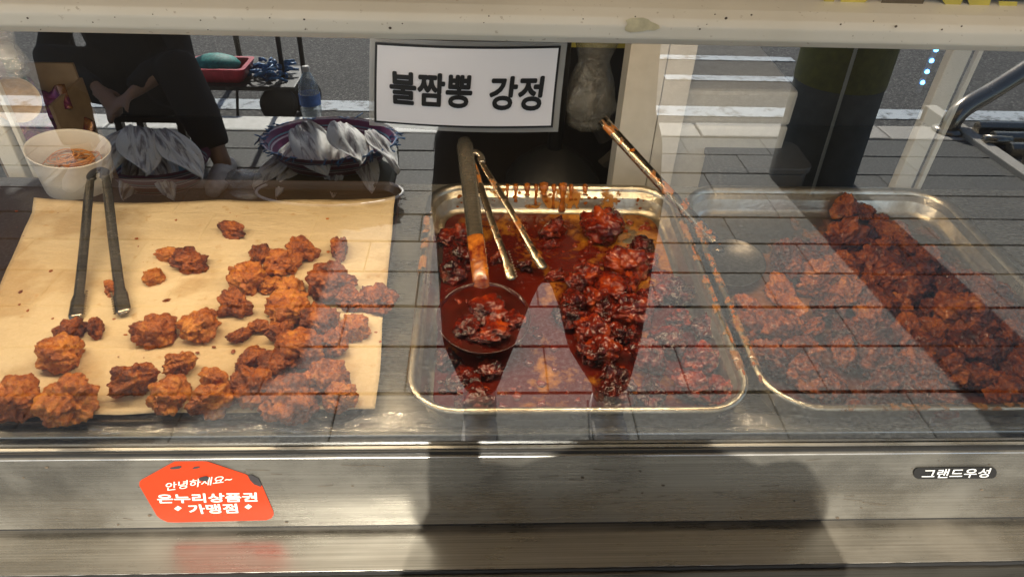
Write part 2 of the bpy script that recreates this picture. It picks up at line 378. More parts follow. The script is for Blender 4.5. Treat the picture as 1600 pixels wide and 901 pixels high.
# board with yellow lettering lying above the rail (only its lower edge shows)
m_sbg = plain('board_face', (.36,.33,.27), .5); m_yel = plain('yellow_print', (.55,.46,.08), .5); m_brn = plain('brown_print', (.12,.09,.05), .5)
zt_ = zr + .028
board = MB().box((.02, .03, zt_+.001), (XR, .034, zt_+.16)).build('menu_board', m_sbg); tag(board, 'printed menu board with yellow letters standing on the cream top rail', 'sign')
def trace(pxs, Y):
    return [atY(x, y, Y) for x, y in pxs]
for pts in ([(1275,-18),(1290,6),(1302,6),(1310,-18)], [(1318,-20),(1312,8),(1345,9),(1362,-4),(1358,-20)], [(1462,-15),(1478,9),(1500,9),(1506,-2),(1490,-18)], [(1508,-10),(1516,11),(1545,11),(1552,-10)], [(1560,2),(1562,12),(1588,14),(1590,3)]):
    v = trace(pts, .0285); MB().add(v, [tuple(range(len(v)))]).build('print_mark', m_yel, board)
for pts in ([(1052,-10),(1050,3),(1070,4),(1072,-8)], [(1085,-10),(1086,4),(1104,4),(1108,-10)], [(1122,-8),(1125,5),(1142,4),(1146,-8)], [(1378,0),(1375,9),(1440,11),(1445,0)]):
    v = trace(pts, .0283); MB().add(v, [tuple(range(len(v)))]).build('print_mark', m_brn, board)

# peeled patch on the rail
m_peel = plain('peeled_glue', (.62,.56,.36), .5, var=.3, scale=90)
cen = (1000, 40); v = []
for k in range(18):
    a = 2*math.pi*k/18; r = 1 + .18*math.sin(3*a+1) + rnd.uniform(-.12, .12)
    v.append(atY(cen[0]+27*r*math.cos(a), cen[1]+11*r*math.sin(a), -.0018))
MB().add(v, [tuple(range(18))]).build('peeled_patch', m_peel, case)

# ------------------------------------------------------------------ lettering
def bil(c, u, v):
    return (c[0]*(1-u)+c[1]*u)*(1-v) + (c[3]*(1-u)+c[2]*u)*v       # c: top-left, top-right, bottom-right, bottom-left
def text_mesh(body, quad, place, mat, name, parent, weight=0, lift=.0006, shear=0, step=.00006):
    """text fitted into quad (fractions u,v), every point placed by place(u, v, lift)"""
    cu = bpy.data.curves.new(name, 'FONT'); cu.body = body; cu.size = 1; cu.resolution_u = 4; cu.shear = shear
    to = bpy.data.objects.new(name, cu); col.objects.link(to)
    dg = bpy.context.evaluated_depsgraph_get(); me = bpy.data.meshes.new_from_object(to.evaluated_get(dg))
    bpy.data.objects.remove(to); bpy.data.curves.remove(cu)
    xs = [q.co.x for q in me.vertices]; ys = [q.co.y for q in me.vertices]
    x0, x1, y0_, y1 = min(xs), max(xs), min(ys), max(ys)
    base = [q.co.copy() for q in me.vertices]; faces = [tuple(p.vertices) for p in me.polygons]
    bpy.data.meshes.remove(me)
    mb = MB(); offs = [(0, 0)]
    if weight: offs += [(weight*math.cos(k*math.pi/4), weight*math.sin(k*math.pi/4)) for k in range(8)]
    q = [Vector((a, b, 0)) for a, b in quad]
    for k, (dx, dy) in enumerate(offs):
        vs = []
        for p in base:
            u = (p.x+dx-x0)/(x1-x0); v = 1-(p.y+dy-y0_)/(y1-y0_)
            t = bil(q, u, v); vs.append(place(t.x, t.y, lift + step*k))
        mb.add(vs, faces)
    return mb.build(name, mat, parent, fix=False)

# laminated sign on the glass
m_ink = plain('black_ink', (.008,.008,.008), .5, bump=0); m_sheet = plain('white_sheet', (.88,.865,.87), .38, var=.03, scale=6, bump=0)
QS = [(578, 58), (887, 64), (872, 206), (577, 196)]
sc_ = [G(x, y, .004) for x, y in QS]
def place_sign(u, v, lift):
    p = bil(sc_, u, v); b = .006*math.sin(math.pi*min(max(u, 0), 1)) + .003*math.sin(math.pi*min(max(v, 0), 1))*math.cos(3*u)
    return p + GN*(lift + b)
sign = empty('laminated_sign', sc_[3], 'white laminated menu sign with black border and Korean lettering stuck on glass', 'sign')
def sheet(name, u0, v0, u1, v1, lift, mat, corner=0):
    mb = MB().grid(24, 10, lambda a, b: place_sign(u0+(u1-u0)*a, v0+(v1-v0)*b, lift)); o = mb.build(name, mat, sign, smooth=True, fix=False)
    return o
for o in list(sign.children): pass
lam = sheet('laminate', 0, 0, 1, 1, 0, m_lam)
sheet('border', .028, .045, .968, .945, .0012, m_ink)
sheet('paper', .040, .068, .956, .918, .0018, m_sheet)
text_mesh('불짬뽕', [(.107,.33),(.528,.345),(.522,.70),(.116,.68)], place_sign, m_ink, 'lettering', sign, weight=.032, lift=.0024)
text_mesh('강정', [(.625,.365),(.896,.375),(.888,.735),(.62,.715)], place_sign, m_ink, 'lettering', sign, weight=.032, lift=.0024)
for o in sign.children:
    o.matrix_parent_inverse = Matrix.Translation(-sc_[3])

# voucher sticker on the fascia
m_org = plain('orange_vinyl', (.43,.036,.008), .4, var=.06, bump=0); m_cream = plain('cream_print', (.78,.72,.62), .5, var=.05, bump=0)
m_torn = plain('torn_adhesive', (.03,.027,.028), .7, var=.4)
def FA(x, y, lift=0): return atY(x, y, -.0065-lift)
st = empty('voucher_sticker', FA(320, 815), 'orange house-shaped vinyl sticker with white Korean lettering on steel fascia', 'sticker')
outl = [(217.5,758),(218,752),(221,749),(285,713.5),(292,711.5),(300,712.5),(383,740),(398,748),(409,757),(427,798),(427.5,804),(424,809),(416,812),(275,815.5),(262,815),(251,810),(245,805)]
inv = Matrix.Translation(-FA(320, 815))
def on(o): o.matrix_parent_inverse = inv; return o
pv = [FA(x, y, .0003) for x, y in outl]; pb = [FA(x, y, 0) for x, y in outl]
on(MB().rings([pb, pv]).build('vinyl', m_org, st))
for pts in ([(387,742.5),(393,741),(404,747),(409,757.5),(407,760),(397,756),(391,750)], [(298,712.4),(314,716.5),(326,720.5),(318,720),(304,716)], [(262,722),(272,716),(283,712.5),(276,717)]):
    v = [FA(x, y, .0007) for x, y in pts]; on(MB().add(v, [tuple(range(len(v)))]).build('torn_edge', m_torn, st))
v = []
for k in range(14):
    a = 2*math.pi*k/14; r = 1+rnd.uniform(-.35, .35); v.append(FA(320+8*r*math.cos(a), 748+4.5*r*math.sin(a), .0016))
on(MB().add(v, [tuple(range(14))]).build('scuff', m_torn, st))
for (x, y, a_, b_) in ((276,730,10,2.2), (306,730,7,1.6)):
    v = [FA(x+a_*math.cos(t)*(1+rnd.uniform(-.3,.3)), y+b_*math.sin(t)-a_*math.cos(t)*.15, .0009) for t in [2*math.pi*k/10 for k in range(10)]]
    on(MB().add(v, [tuple(range(10))]).build('scuff', m_torn, st))
def place_f(u, v, lift): return FA(u, v, lift)
on(text_mesh('안녕하세요~', [(257,754),(362,740.5),(363,752.5),(262,766)], place_f, m_cream, 'script_lettering', st, weight=.010, lift=.0008, shear=.25))
on(text_mesh('온누리상품권', [(245,772),(401,769),(402,782.5),(247.5,785.5)], place_f, m_cream, 'lettering', st, weight=.03, lift=.0008))
on(text_mesh('가맹점', [(293,788),(369.5,786.5),(372,800.5),(297.5,802)], place_f, m_cream, 'lettering', st, weight=.028, lift=.0008))
for (x, y) in ((278, 793.5), (388, 791)):
    v = [FA(x+a, y+b, .0008) for a, b in ((-6,.5),(0,-4),(6,-.5),(0,4))]; on(MB().add(v, [(0,1,2,3)]).build('diamond', m_cream, st))
# maker's badge
bd = empty('maker_badge', FA(1492, 748), 'small black oval badge with silver Korean lettering on steel fascia', 'badge')
inv2 = Matrix.Translation(-FA(1492, 748)); ov = []
for k in range(28):
    a = 2*math.pi*k/28; ca, sa = math.cos(a), math.sin(a)
    x = 1492.5 + (56 if ca > 0 else -56)*min(1, abs(ca)*8) + 9*ca; y = 738.5 + 9*sa - (x-1492.5)*.007
    ov.append((x, y))
o = MB().rings([[FA(x, y, 0) for x, y in ov], [FA(x, y, .0012) for x, y in ov]]).build('plate', m_black, bd); o.matrix_parent_inverse = inv2
m_silver = plain('silver_print', (.75,.75,.72), .35, var=.05, bump=0)
o = text_mesh('그랜드우성', [(1441,733),(1549,731),(1548,745),(1440,746.5)], place_f, m_silver, 'lettering', bd, weight=.012, lift=.0017, shear=.2); o.matrix_parent_inverse = inv2
# dents and specks of grease on the fascia
m_speck = plain('dried_grease', (.10,.075,.05), .6, var=.5, bump=0)
sp = MB()
for k in range(46):
    x, y = rnd.uniform(20, 1590), rnd.uniform(714, 820); s = rnd.choice((1, 1, 1.5, 2.2, 3)); e = rnd.uniform(.3, .8)
    sp.add([FA(x+s*math.cos(t)*(1+rnd.uniform(-.3,.3)), y+s*e*math.sin(t), .0002) for t in [2*math.pi*q/7 for q in range(7)]], [tuple(range(7))])
for k in range(26):
    x, y = rnd.uniform(10, 1590), rnd.uniform(22, 48); s = rnd.choice((.8, 1, 1.4, 2)); z0 = y
    p = atY(x, y, -.0014)
    sp.add([p + Vector((math.cos(t)*s*.0006, 0, math.sin(t)*s*.0005)) for t in [2*math.pi*q/7 for q in range(7)]], [tuple(range(7))])
for k in range(34):
    x, y = rnd.uniform(20, 1590), rnd.uniform(716, 818); L = rnd.uniform(6, 40); dy = rnd.uniform(-3, 3)
    sp.add([FA(x, y, .00015), FA(x+L, y+dy, .00015), FA(x+L, y+dy+.5, .00015), FA(x, y+.5, .00015)], [(0,1,2,3)])
tag(sp.build('grease_specks', m_speck, case), None, None, kind='stuff')

# ------------------------------------------------------------------ trays
def rrect(cx, cy, hw, hd, r, z, n=8):
    out = []
    for qx, qy, a0 in ((1,1,0),(-1,1,90),(-1,-1,180),(1,-1,270)):
        for k in range(n+1):
            a = R_(a0 + 90*k/n); out.append(Vector((cx+qx*(hw-r)+math.cos(a)*r, cy+qy*(hd-r)+math.sin(a)*r, z)))
    return out
def tray(name, x0, x1, y0, y1, h, label, rot=0, z0=None, mat=None, r=.055):
    z0 = ZB-.005 if z0 is None else z0
    cx, cy_ = (x0+x1)/2, (y0+y1)/2; hw, hd = (x1-x0)/2, (y1-y0)/2
    t = empty(name, (cx, cy_, z0), label, 'tray'); t.rotation_euler.z = rot
    prof = [(0,.0),(.0,.002),(-.001,h-.004),(.004,h-.004),(.008,h-.001),(.006,h+.002),(.001,h+.003),(-.003,h),(-.006,h-.006)]
    rs = []
    # outside wall up to the rolled rim, then down the inside to the floor
    for o, z in ((-.012,0),(-.006,h-.006),(.0,h-.004),(.005,h-.004),(.008,h-.001),(.007,h+.002),(.003,h+.0032),(-.001,h+.001),(-.004,h-.004),(-.012,.014),(-.016,.006),(-.024,.0035)):
        rs.append(rrect(0, 0, hw+o, hd+o, max(r+o, .01), z))
    mb = MB().rings(rs, cap=True); mb.build('pan', mat or m_alu, t, smooth=True)
    return t, hw, hd
ZTR = ZB - .005
t2, hw2, hd2 = tray('sauce_tray', -.078, .322, .022, .515, .046, 'aluminium tray of dark red sauce and glazed chicken in the middle of the case')
t3, hw3, hd3 = tray('chicken_tray', .348, .80, .024, .515, .046, 'aluminium tray heaped with reddish brown sauced chicken behind the glass', r=.06)
def film(t, hw, hd, mat, z, k=28):
    rs = [rrect(0, 0, (hw-.022)*s, (hd-.022)*s, .036*s, z) for s in (1, .66, .33)]
    return MB().rings(rs, cap=False).add(rs[-1], [tuple(range(len(rs[-1])))]).build('sauce', mat, t, fix=True)
film(t2, hw2, hd2, m_sauce, .0055); film(t3, hw3, hd3, m_sauce3, .0055)
# drips down the far wall of the sauce tray
dr = MB()
yfar = hd2-.006
for (px, L, r) in ((793,.010,.0022),(806,.019,.003),(838,.024,.0026),(866,.03,.003),(880,.034,.0055),(893,.015,.003),(915,.004,.0035),(850,.006,.006),(824,.007,.004)):
    x = atY(px, 290, .512).x - (-.078+.322)/2
    pts = [(x, yfar+.007, .0485), (x, yfar+.002, .0465)] + [(x+rnd.uniform(-.0006,.0006), yfar-.0004-.008*q*L/.034, .042-L*q) for q in (0,.35,.7,1)]
    dr.tube(pts, [r*1.6, r*1.3, r, r*.7, r*.8, r*1.25], 8)
dr.build('sauce_drip', m_drip, t2, smooth=True)
MB().grid(24, 6, lambda u, v: Vector((-.11+.24*u, hd2-.0052-.0095*(1-v), .012+.034*v))).build('sauce_smear', sauce_film('wall_smear', .56, .8, (.5,.22,.04), (.3,.06,.008), scl=22), t2, fix=False)
sp2 = MB()
for k in range(60):        # splashes on rim and walls
    side = rnd.random()
    if side < .6: x, y, z = rnd.uniform(-.17, .18), hd2-.0075-.0, rnd.uniform(.014, .04); y -= (.042-z)*.25; s = rnd.uniform(.0008, .003); v = [(x+s*math.cos(a)*1.2, y-.0008, z+s*math.sin(a)) for a in [2*math.pi*q/8 for q in range(8)]]
    else: x, y = hw2+rnd.uniform(.001,.006), rnd.uniform(-hd2+.05, hd2-.05); s = rnd.uniform(.001, .004); v = [(x+s*math.cos(a)*.6, y+s*1.8*math.sin(a), .0495) for a in [2*math.pi*q/8 for q in range(8)]]
    sp2.add(v, [tuple(range(8))])
tag(sp2.build('sauce_splash', m_drip, t2), None, None, kind='stuff')
sp3 = MB()
for k in range(46):        # crusted sauce on the left rim of the chicken tray
    y = rnd.uniform(-hd3+.03, hd3-.03); x = -hw3-.004+rnd.uniform(-.002,.003); s = rnd.choice((.0006, .0008, .001, .0014, .0022))
    sp3.lathe([(0,.0022),(.7*s,.0018),(s,.0)], (x, y, .0488), 7, sy=2.2)
tag(sp3.build('sauce_splash', m_drip, t3), None, None, kind='stuff')

m_rimst = sauce_film('rim_stain', .54, .72, (.36,.17,.04), (.2,.045,.008), scl=48)
def rim_stain(t, hw, hd, side, ya, yb):
    MB().tube([(side*(hw+.003), ya+(yb-ya)*q/14, .0465) for q in range(15)], [(.0062, .0034)]*15, 8, up=(0,0,1)).build('rim_stain', m_rimst, t, smooth=True)
rim_stain(t3, hw3, hd3, -1, -hd3+.06, hd3-.07); rim_stain(t2, hw2, hd2, 1, -hd2+.06, hd2-.08); rim_stain(t2, hw2, hd2, -1, .0, hd2-.08)
MB().tube([(-hw3+.07+q*.025, -(hd3+.003), .0465) for q in range(14)], [(.006, .0034)]*14, 8, up=(0,0,1)).build('rim_stain', m_rimst, t3, smooth=True)
# board and parchment on the left
ZP = ZB + .006
bt = empty('serving_tray', (-.5, .26, ZTR), 'shallow dark brown tray under the parchment sheet', 'tray')
MB().rings([rrect(-.03, .04, .385+o, .265+o*.6, .03, z) for o, z in ((0,0),(.012,.016),(.012,.02),(.008,.02),(.0,.006))]).build('pan', m_board, bt, smooth=False)
ZP = ZTR + .0225
PQ = [atZ(58, 320, ZP), atZ(618, 311, ZP), atZ(586, 640, ZP), atZ(-95, 655, ZP)]
def paper_z(u, v):
    z = .004*noise.noise(Vector((u*3, v*3, 1))) + .0022*noise.noise(Vector((u*9+v*3, v*6, 4))) + .0016*abs(noise.noise(Vector((u*6-v*9, u*3, 9)))) + .014*max(0, (u-.93)/.07)**2*max(0, .35-v) + .006*max(0,(v-.93)/.07)**2*max(0,noise.noise(Vector((u*5,3,3))))
    z += .002
    g = max(0, (.06-v)/.06)*max(0, 1-u*6); z += .012*g
    return z
def P_paper(u, v): 
    p = bil(PQ, u, v); return Vector((p.x + .004*noise.noise(Vector((v*4, 0, 2)))*(1 if u > .9 else 0), p.y + .004*noise.noise(Vector((u*5, 7, 2)))*(1 if v > .9 or v < .1 else 0), ZP + paper_z(u, v)))
pap = MB().grid(70, 50, P_paper).build('parchment_sheet', m_paper, smooth=True); tag(pap, 'greasy cream parchment sheet spread under the plain fried chicken', 'paper'); solid(pap, .0008)

# ------------------------------------------------------------------ chicken
def nugget(seed, sub=5, lump=.3, fine=.12, sx=1, sy=.85, sz=.7, kb=.5):
    bm = bmesh.new(); bmesh.ops.create_icosphere(bm, subdivisions=sub, radius=1)
    r = random.Random(seed); o = Vector((r.uniform(-50, 50), r.uniform(-50, 50), r.uniform(-50, 50)))
    for v in bm.verts:
        d = v.co.normalized(); wv = d + .45*noise.noise_vector(d*1.7+o*.7) + .16*noise.noise_vector(d*5+o)
        k = 1 + lump*1.5*noise.noise(d*1.1+o) + lump*.9*noise.noise(d*2.3+o*1.3)
        bl = noise.voronoi(wv*2.1+o)[0]
        k += kb*(math.sqrt(max(0, .9-bl[0]**2))-.7) + fine*1.2*(math.sqrt(max(0, .6-noise.voronoi(wv*4.3+o)[0][0]**2))-.5) + fine*.9*noise.noise(wv*6+o) + fine*.6*(.4-abs(noise.noise(wv*13+o))) + fine*.4*noise.noise(d*26+o)
        v.co = Vector((d.x*k*sx, d.y*k*sy, d.z*k*sz))
    zmin = min(v.co.z for v in bm.verts)
    for v in bm.verts:
        if v.co.z < zmin*.62: v.co.z = zmin*.62 + (v.co.z-zmin*.62)*.25
    zmin = min(v.co.z for v in bm.verts); ext = max(max(abs(v.co.x), abs(v.co.y)) for v in bm.verts)
    for v in bm.verts: v.co.z -= zmin; v.co *= .5/ext
    me = bpy.data.meshes.new('chicken_piece'); bm.to_mesh(me); bm.free()
    for p in me.polygons: p.use_smooth = True
    return me
VAR = [(1,.85,.7,.3),(1,.6,.55,.38),(1,.95,.8,.25),(1,.7,.75,.42),(1,.8,.6,.34),(1,.9,.66,.3),(1,.55,.6,.36),(1,.75,.85,.3)]
raw = [nugget(100+i, 5, l, .13, a, b, c) for i, (a, b, c, l) in enumerate(VAR)]
raw2 = [nugget(300+i, 5, l*1.1, .085, a, b, c, .36) for i, (a, b, c, l) in enumerate(VAR)]
def variant(mat, src):
    out = []
    for m in src: q = m.copy(); q.materials.clear(); q.materials.append(mat); out.append(q)
    return out
V1, V2, V3 = variant(m_fried, raw), variant(m_glazed, raw2), variant(m_dark, raw)
def pxsize(p): return (p-CAM).dot(_f)/F
def put(me, px, py, wpx, z, label, group, lift=0, rz=None, name='chicken_piece', hs=1, tilt=.3):
    base = atZ(px, py, z); s = wpx*pxsize(base)
    # picture position is the middle of the piece: shift so that its centre is on the ray
    c = atZ(px, py, z+lift+s*.22*hs)
    o = link(name, me); o.location = (c.x, c.y, z+lift - s*.03); o.scale = (s, s, s*hs)
    o.rotation_euler = (rnd.uniform(-tilt, tilt)*.5, rnd.uniform(-tilt, tilt)*.5, rnd.uniform(0, 6.28) if rz is None else rz)
    tag(o, label, 'chicken', group); return o
left = [(362,357,52,1),(262,398,44,6),(293,408,58,4),(241,433,36,2),(176,450,46,1),(408,396,42,0),(472,391,52,3),(528,388,54,6),(384,436,66,2),(440,410,62,0),(425,445,40,4),(452,452,58,4),(515,442,78,2),(455,482,72,5),(370,475,58,3),(495,500,64,2),(548,466,54,4),(590,466,60,0),(405,508,46,1),(440,516,48,3),(242,513,66,0),(315,507,64,5),(151,513,38,7),(112,512,46,4),(97,552,72,2),(279,571,50,7),(552,511,52,2),(522,533,54,0),(470,548,80,5),(374,522,42,6),(206,598,72,7),(30,620,84,2),(110,622,92,5),(262,618,74,4),(333,588,66,1),(330,626,74,3),(392,604,82,0),(432,572,62,2),(452,622,90,5),(505,592,82,0),(398,563,58,4),(530,622,60,2)]
LG = 'plain fried chicken on the parchment'
special = {17: 'fried chicken piece half over the edge of the parchment beside the sauce tray', 22: 'small dark fried chicken piece between the tips of the open tongs', 23: 'fried chicken lump under the tip of a tong arm', 24: 'large orange chicken piece just in front of the open tongs', 1: 'thin orange end of the forked chicken piece lying apart from the pile', 2: 'large forked chicken piece lying apart from the pile on the parchment', 0: 'small curled chicken piece lying alone at the far edge of the parchment', 3: 'small dark fried chicken crumb lying alone near the forked chicken piece', 4: 'thin flat chicken scrap under one arm of the kitchen tongs'}
zpap = ZP + .001
for i, (x, y, wd, k) in enumerate(left):
    put(V1[k], x, y, wd*1.1, zpap, special.get(i, 'orange brown fried chicken piece without sauce on the parchment sheet'), None if i in special else LG)
put(V1[1], 262, 470, 18, zpap, 'tiny curled batter scrap on the parchment sheet', None, name='batter_scrap')
cr = MB()
for k in range(85):
    x, y = rnd.uniform(20, 600), rnd.uniform(330, 560); p = atZ(x, y, zpap); s = rnd.choice((.0008, .001, .0014, .002, .003))
    cr.lathe([(0, s*.8), (s, s*.5), (s*.8, 0)], (p.x, p.y, p.z), 5, sy=rnd.uniform(.5, 1.6))
tag(cr.build('batter_crumbs', m_fried), 'fine batter crumbs scattered on the parchment sheet', 'crumbs', kind='stuff')

zfl = ZTR + .0055
mid = [(866,357,50,3),(938,352,78,2),(862,380,30,6),(975,408,72,0),(1003,384,52,4),(722,398,60,3),(706,420,50,0),(922,430,54,2),(962,452,64,5),(895,470,58,4),(992,482,70,0),(925,512,64,2),(897,502,46,7),(942,548,62,5),(967,592,60,3),(958,618,66,0),(985,440,54,1),(872,428,40,6),(1016,464,48,2),(945,482,52,3),(1052,455,60,2),(1098,560,66,0),(1082,602,74,4),(1045,532,60,5),(1108,512,64,2),(1020,618,70,3),(1012,560,64,7),(1130,612,62,0),(1060,500,50,4),(725,595,60,2),(765,575,56,4),(742,622,64,5),(700,560,44,0),(905,440,48,5),(935,465,50,0),(885,488,46,2),(965,520,52,4),(915,545,50,3),(985,520,44,1),(950,575,48,6),(720,365,46,2),(700,370,34,5),(780,400,36,1),(820,415,34,3),(1010,410,40,7)]
MG = 'dark glazed chicken in the sauce tray'
for i, (x, y, wd, k) in enumerate(mid):
    hs = .7 if y > 560 and x < 800 else 1
    sl_ = {0: 'glazed chicken piece standing under the sauce drips of the far tray wall', 1: 'largest glazed chicken piece at the far wall of the sauce tray', 5: 'glazed chicken piece behind the shank of the ladle'}.get(i)
    put(V2[k], x, y, wd*1.08, zfl, sl_ or 'dark red glossy glazed chicken piece in the tray of sauce', None if sl_ else MG, hs=hs)
bits = MB(); rb2 = random.Random(5)
for k in range(420):
    x, y = rb2.uniform(-.17, .17), rb2.uniform(-.22, .2); q = rb2.choice((.0012, .0018, .0026, .004, .006))
    if q > .003 and x < 0 and y > -.05: q *= .5
    rs_ = []
    for zz, rr_ in ((0, 1), (.5, 1.05), (.9, .7), (1.05, .2)):
        rs_.append([Vector((x+q*rr_*math.cos(a)*(1+.35*math.sin(3*a+k)), y+q*rr_*math.sin(a)*(1+.3*math.cos(2*a+k)), .0045+q*.8*zz)) for a in [2*math.pi*j/9 for j in range(9)]])
    bits.rings(rs_)
tag(bits.build('batter_bits', m_glazed, t2, smooth=True), None, None, kind='stuff')
# heap in the right tray
RG = 'sauced chicken heaped in the right tray'
RL = 'reddish brown sauced chicken piece in the heaped tray beside the sauce tray'
put(V3[0], 1322, 322, 50, zfl+.004, 'orange brown chicken piece leaning at the far rim of the heaped tray', None, hs=1.3)
put(V3[2], 1352, 332, 36, zfl, RL, RG); put(V3[4], 1376, 345, 38, zfl, RL, RG); put(V3[6], 1388, 352, 26, zfl, RL, RG)
poly = [(1235,392),(1300,372),(1400,366),(1448,392),(1500,425),(1600,478),(1720,540),(1740,618),(1255,618),(1222,590),(1178,540),(1165,480),(1195,440)]
def inside(x, y):
    c = False; n = len(poly)
    for i in range(n):
        (x1, y1), (x2, y2) = poly[i], poly[i-1]
        if (y1 > y) != (y2 > y) and x < (x2-x1)*(y-y1)/(y2-y1)+x1: c = not c
    return c
pts = []
tries = 0
while tries < 5000 and len(pts) < 92:
    tries += 1; x, y = rnd.uniform(1150, 1740), rnd.uniform(360, 636)
    md = 28 + (y-360)*.07
    if inside(x, y) and all((x-a)**2 + ((y-b)*1.35)**2 > md*md for a, b in pts): pts.append((x, y))
for i, (x, y) in enumerate(pts):
    wd = rnd.uniform(52, 80)*(1+(y-400)/800)
    put(V3[rnd.randrange(8)], x, y, wd, zfl, RL, RG, hs=rnd.uniform(.9, 1.35), lift=rnd.choice((0, 0, 0, .012)) if 400 < y < 600 else 0, tilt=.7)

# ------------------------------------------------------------------ utensils
def tongs(hinge, tip1, tip2, label, w=.011, dark=None, mt=None, bow=.012, teeth=True):
    h, a, b = Vector(hinge), Vector(tip1), Vector(tip2)
    t = empty('kitchen_tongs', (a+b)/2, label, 'tongs'); inv = Matrix.Translation(-(a+b)/2)
    ax = ((a+b)/2-h).normalized(); side = (b-a); side = (side-ax*side.dot(ax)).normalized(); nrm = ax.cross(side)
    for s, tip in ((-1, a), (1, b)):
        L = (tip-h).length
        pts = curve([h+side*(s*.006), h+ax*(.02)+side*(s*bow), h.lerp(tip, .5)+side*(s*.004), h.lerp(tip, .85), tip], 6)
        rad = [(w*(.42 + .25*min(1, i/8)), .0016) for i in range(len(pts))]
        for i in range(6): rad[-1-i] = (w*(.9 if i else .6), .0018)
        o = MB().tube(pts, rad, 10, up=nrm).build('arm', mt or m_tool, t, smooth=True); o.matrix_parent_inverse = inv
        if teeth:
            d = (tip-pts[-8]).normalized(); mb = MB()
            for q in range(10):
                c = tip - d*(.004+.0045*q) - side*(s*w*.88)
                mb.add([c-d*.0018, c+d*.0018, c-side*(s*.0032), c+nrm*.002-d*.0018, c+nrm*.002+d*.0018, c+nrm*.002-side*(s*.0032)], [(0,1,2),(5,4,3),(0,3,4,1),(1,4,5,2),(2,5,3,0)])
            o = mb.build('serration', m_tool, t); o.matrix_parent_inverse = inv
    arc = curve([h+side*-.008+ax*.012, h+side*-.011, h-ax*.008-side*.006, h-ax*.010, h-ax*.008+side*.006, h+side*.011, h+side*.008+ax*.012], 5)
    o = MB().tube(arc, [(w*.62, .003)]*len(arc), 10, up=nrm).build('hinge', dark or m_tool, t, smooth=True); o.matrix_parent_inverse = inv
    return t
m_grip = plain('black_grip', (.02,.018,.016), .35)
tongs(atY(153, 272, .485), atZ(117, 498, ZP+.006), atZ(194, 490, ZP+.010), 'steel kitchen tongs with black hinge lying open on the parchment sheet', w=.0108, dark=m_grip)
tongs(atY(742, 246, .465), atZ(800, 438, zfl+.018), atZ(851, 420, zfl+.018), 'slim steel tongs standing in the dark sauce behind the ladle', w=.0085, bow=.008, mt=m_stain)
# sauce ladle
m_coated = sauce_film('sauce_coat', .0, .42, (.2,.04,.005), (.05,.005,.002))
m_shank = sauce_film('shank_sauce', .36, .6, (.6,.2,.02), (.14,.012,.003), scl=38)
m_saucetop = plain('thick_sauce', (.06,.0045,.0015), .08, var=.6, scale=40, Coat_Weight=.7)
bc = atZ(756, 498, zfl+.03); bc.z = zfl+.002
lad = empty('sauce_ladle', bc, 'long handled ladle full of dark red sauce and chicken in the sauce tray', 'ladle'); inv = Matrix.Translation(-bc)
Rb = .061
o = MB().lathe([(.001,.0),(.03,.0025),(.046,.012),(.057,.026),(Rb,.038),(Rb+.002,.0385),(Rb+.001,.036),(.059,.027),(.047,.0105),(.03,.0005),(.001,-.002)], (0,0,0), 40, sy=1.0).build('bowl', m_coated, lad, smooth=True)
o.rotation_euler.x = R_(8)
o = MB().lathe([(.0005,.038),(.02,.0375),(.042,.0355),(.0595,.0345)], (0,0,0), 40).build('sauce', m_saucetop, lad, smooth=True); o.rotation_euler.x = R_(8)
h0 = bc + Vector((-.004, Rb*.97, .047)); h1 = atY(752, 432, .268); h2 = atY(744, 380, .305); h3 = atY(735, 300, .40); h4 = atY(725, 217, .50)
pts = curve([bc+Vector((-.004, Rb-.008, .030)), h0, h2, h3, h4], 7); k = len(pts)
rad = [(.0105+.003*i/k, .003+.004*min(1, i/k*1.5)) for i in range(k)]; rad[-1] = (.009, .005)
cut = int(k*.55)
o = MB().tube(pts, rad, 14, up=(0,-.4,1)).build('handle', m_tool, lad, smooth=True); o.matrix_parent_inverse = inv
o = MB().tube(pts[:cut+1], [(a+.0006, b+.0006) for a, b in rad[:cut+1]], 14, up=(0,-.4,1)).build('sauced_shank', m_shank, lad, smooth=True); o.matrix_parent_inverse = inv
e = pts[-1] - (pts[-1]-pts[-3]).normalized()*.012
for i, (x, y, wd, q) in enumerate(((760,484,74,2),(802,498,56,4),(730,506,56,0),(772,516,60,5),(724,476,44,3),(795,470,40,6),(750,525,46,1))):
    o = put(V2[q], x, y, wd, bc.z+.03, 'dark glazed chicken piece floating in the bowl of the ladle', 'chicken in the ladle', hs=.6)
m_dull = steel('dull_steel', base=(.13,.12,.11), rough=(.3,.45), dust=.2, dustcol=(.06,.05,.04))
# flat skimmer / spoon lying across the trays
s0 = atY(941, 187, .50); s1 = atY(1030, 285, .435); s2 = atY(1112, 371, .385); s3 = atZ(1135, 405, zfl+.020)
sk = empty('serving_spoon', s3, 'long steel serving spoon resting across the rims of two trays', 'spoon'); inv = Matrix.Translation(-s3)
pts = curve([s0, s1, s2, s2.lerp(s3, .6)+Vector((0,0,-.002))], 8); k = len(pts)
o = MB().tube(pts, [(.0098 if i < k-6 else .008, .0062 if i < k-6 else .004) for i in range(k)], 12, up=(0,-.3,1)).build('handle', m_stain, sk, smooth=True); o.matrix_parent_inverse = inv
o = MB().lathe([(.001,0),(.025,.003),(.040,.010),(.047,.018),(.0475,.019),(.046,.0185),(.039,.0085),(.025,.0015),(.001,-.0015)], (0,0,0), 36, sy=1.15).build('bowl', m_dull, sk, smooth=True); o.rotation_euler = (R_(6), R_(4), R_(-35)); o.location = (.006, -.012, -.012)
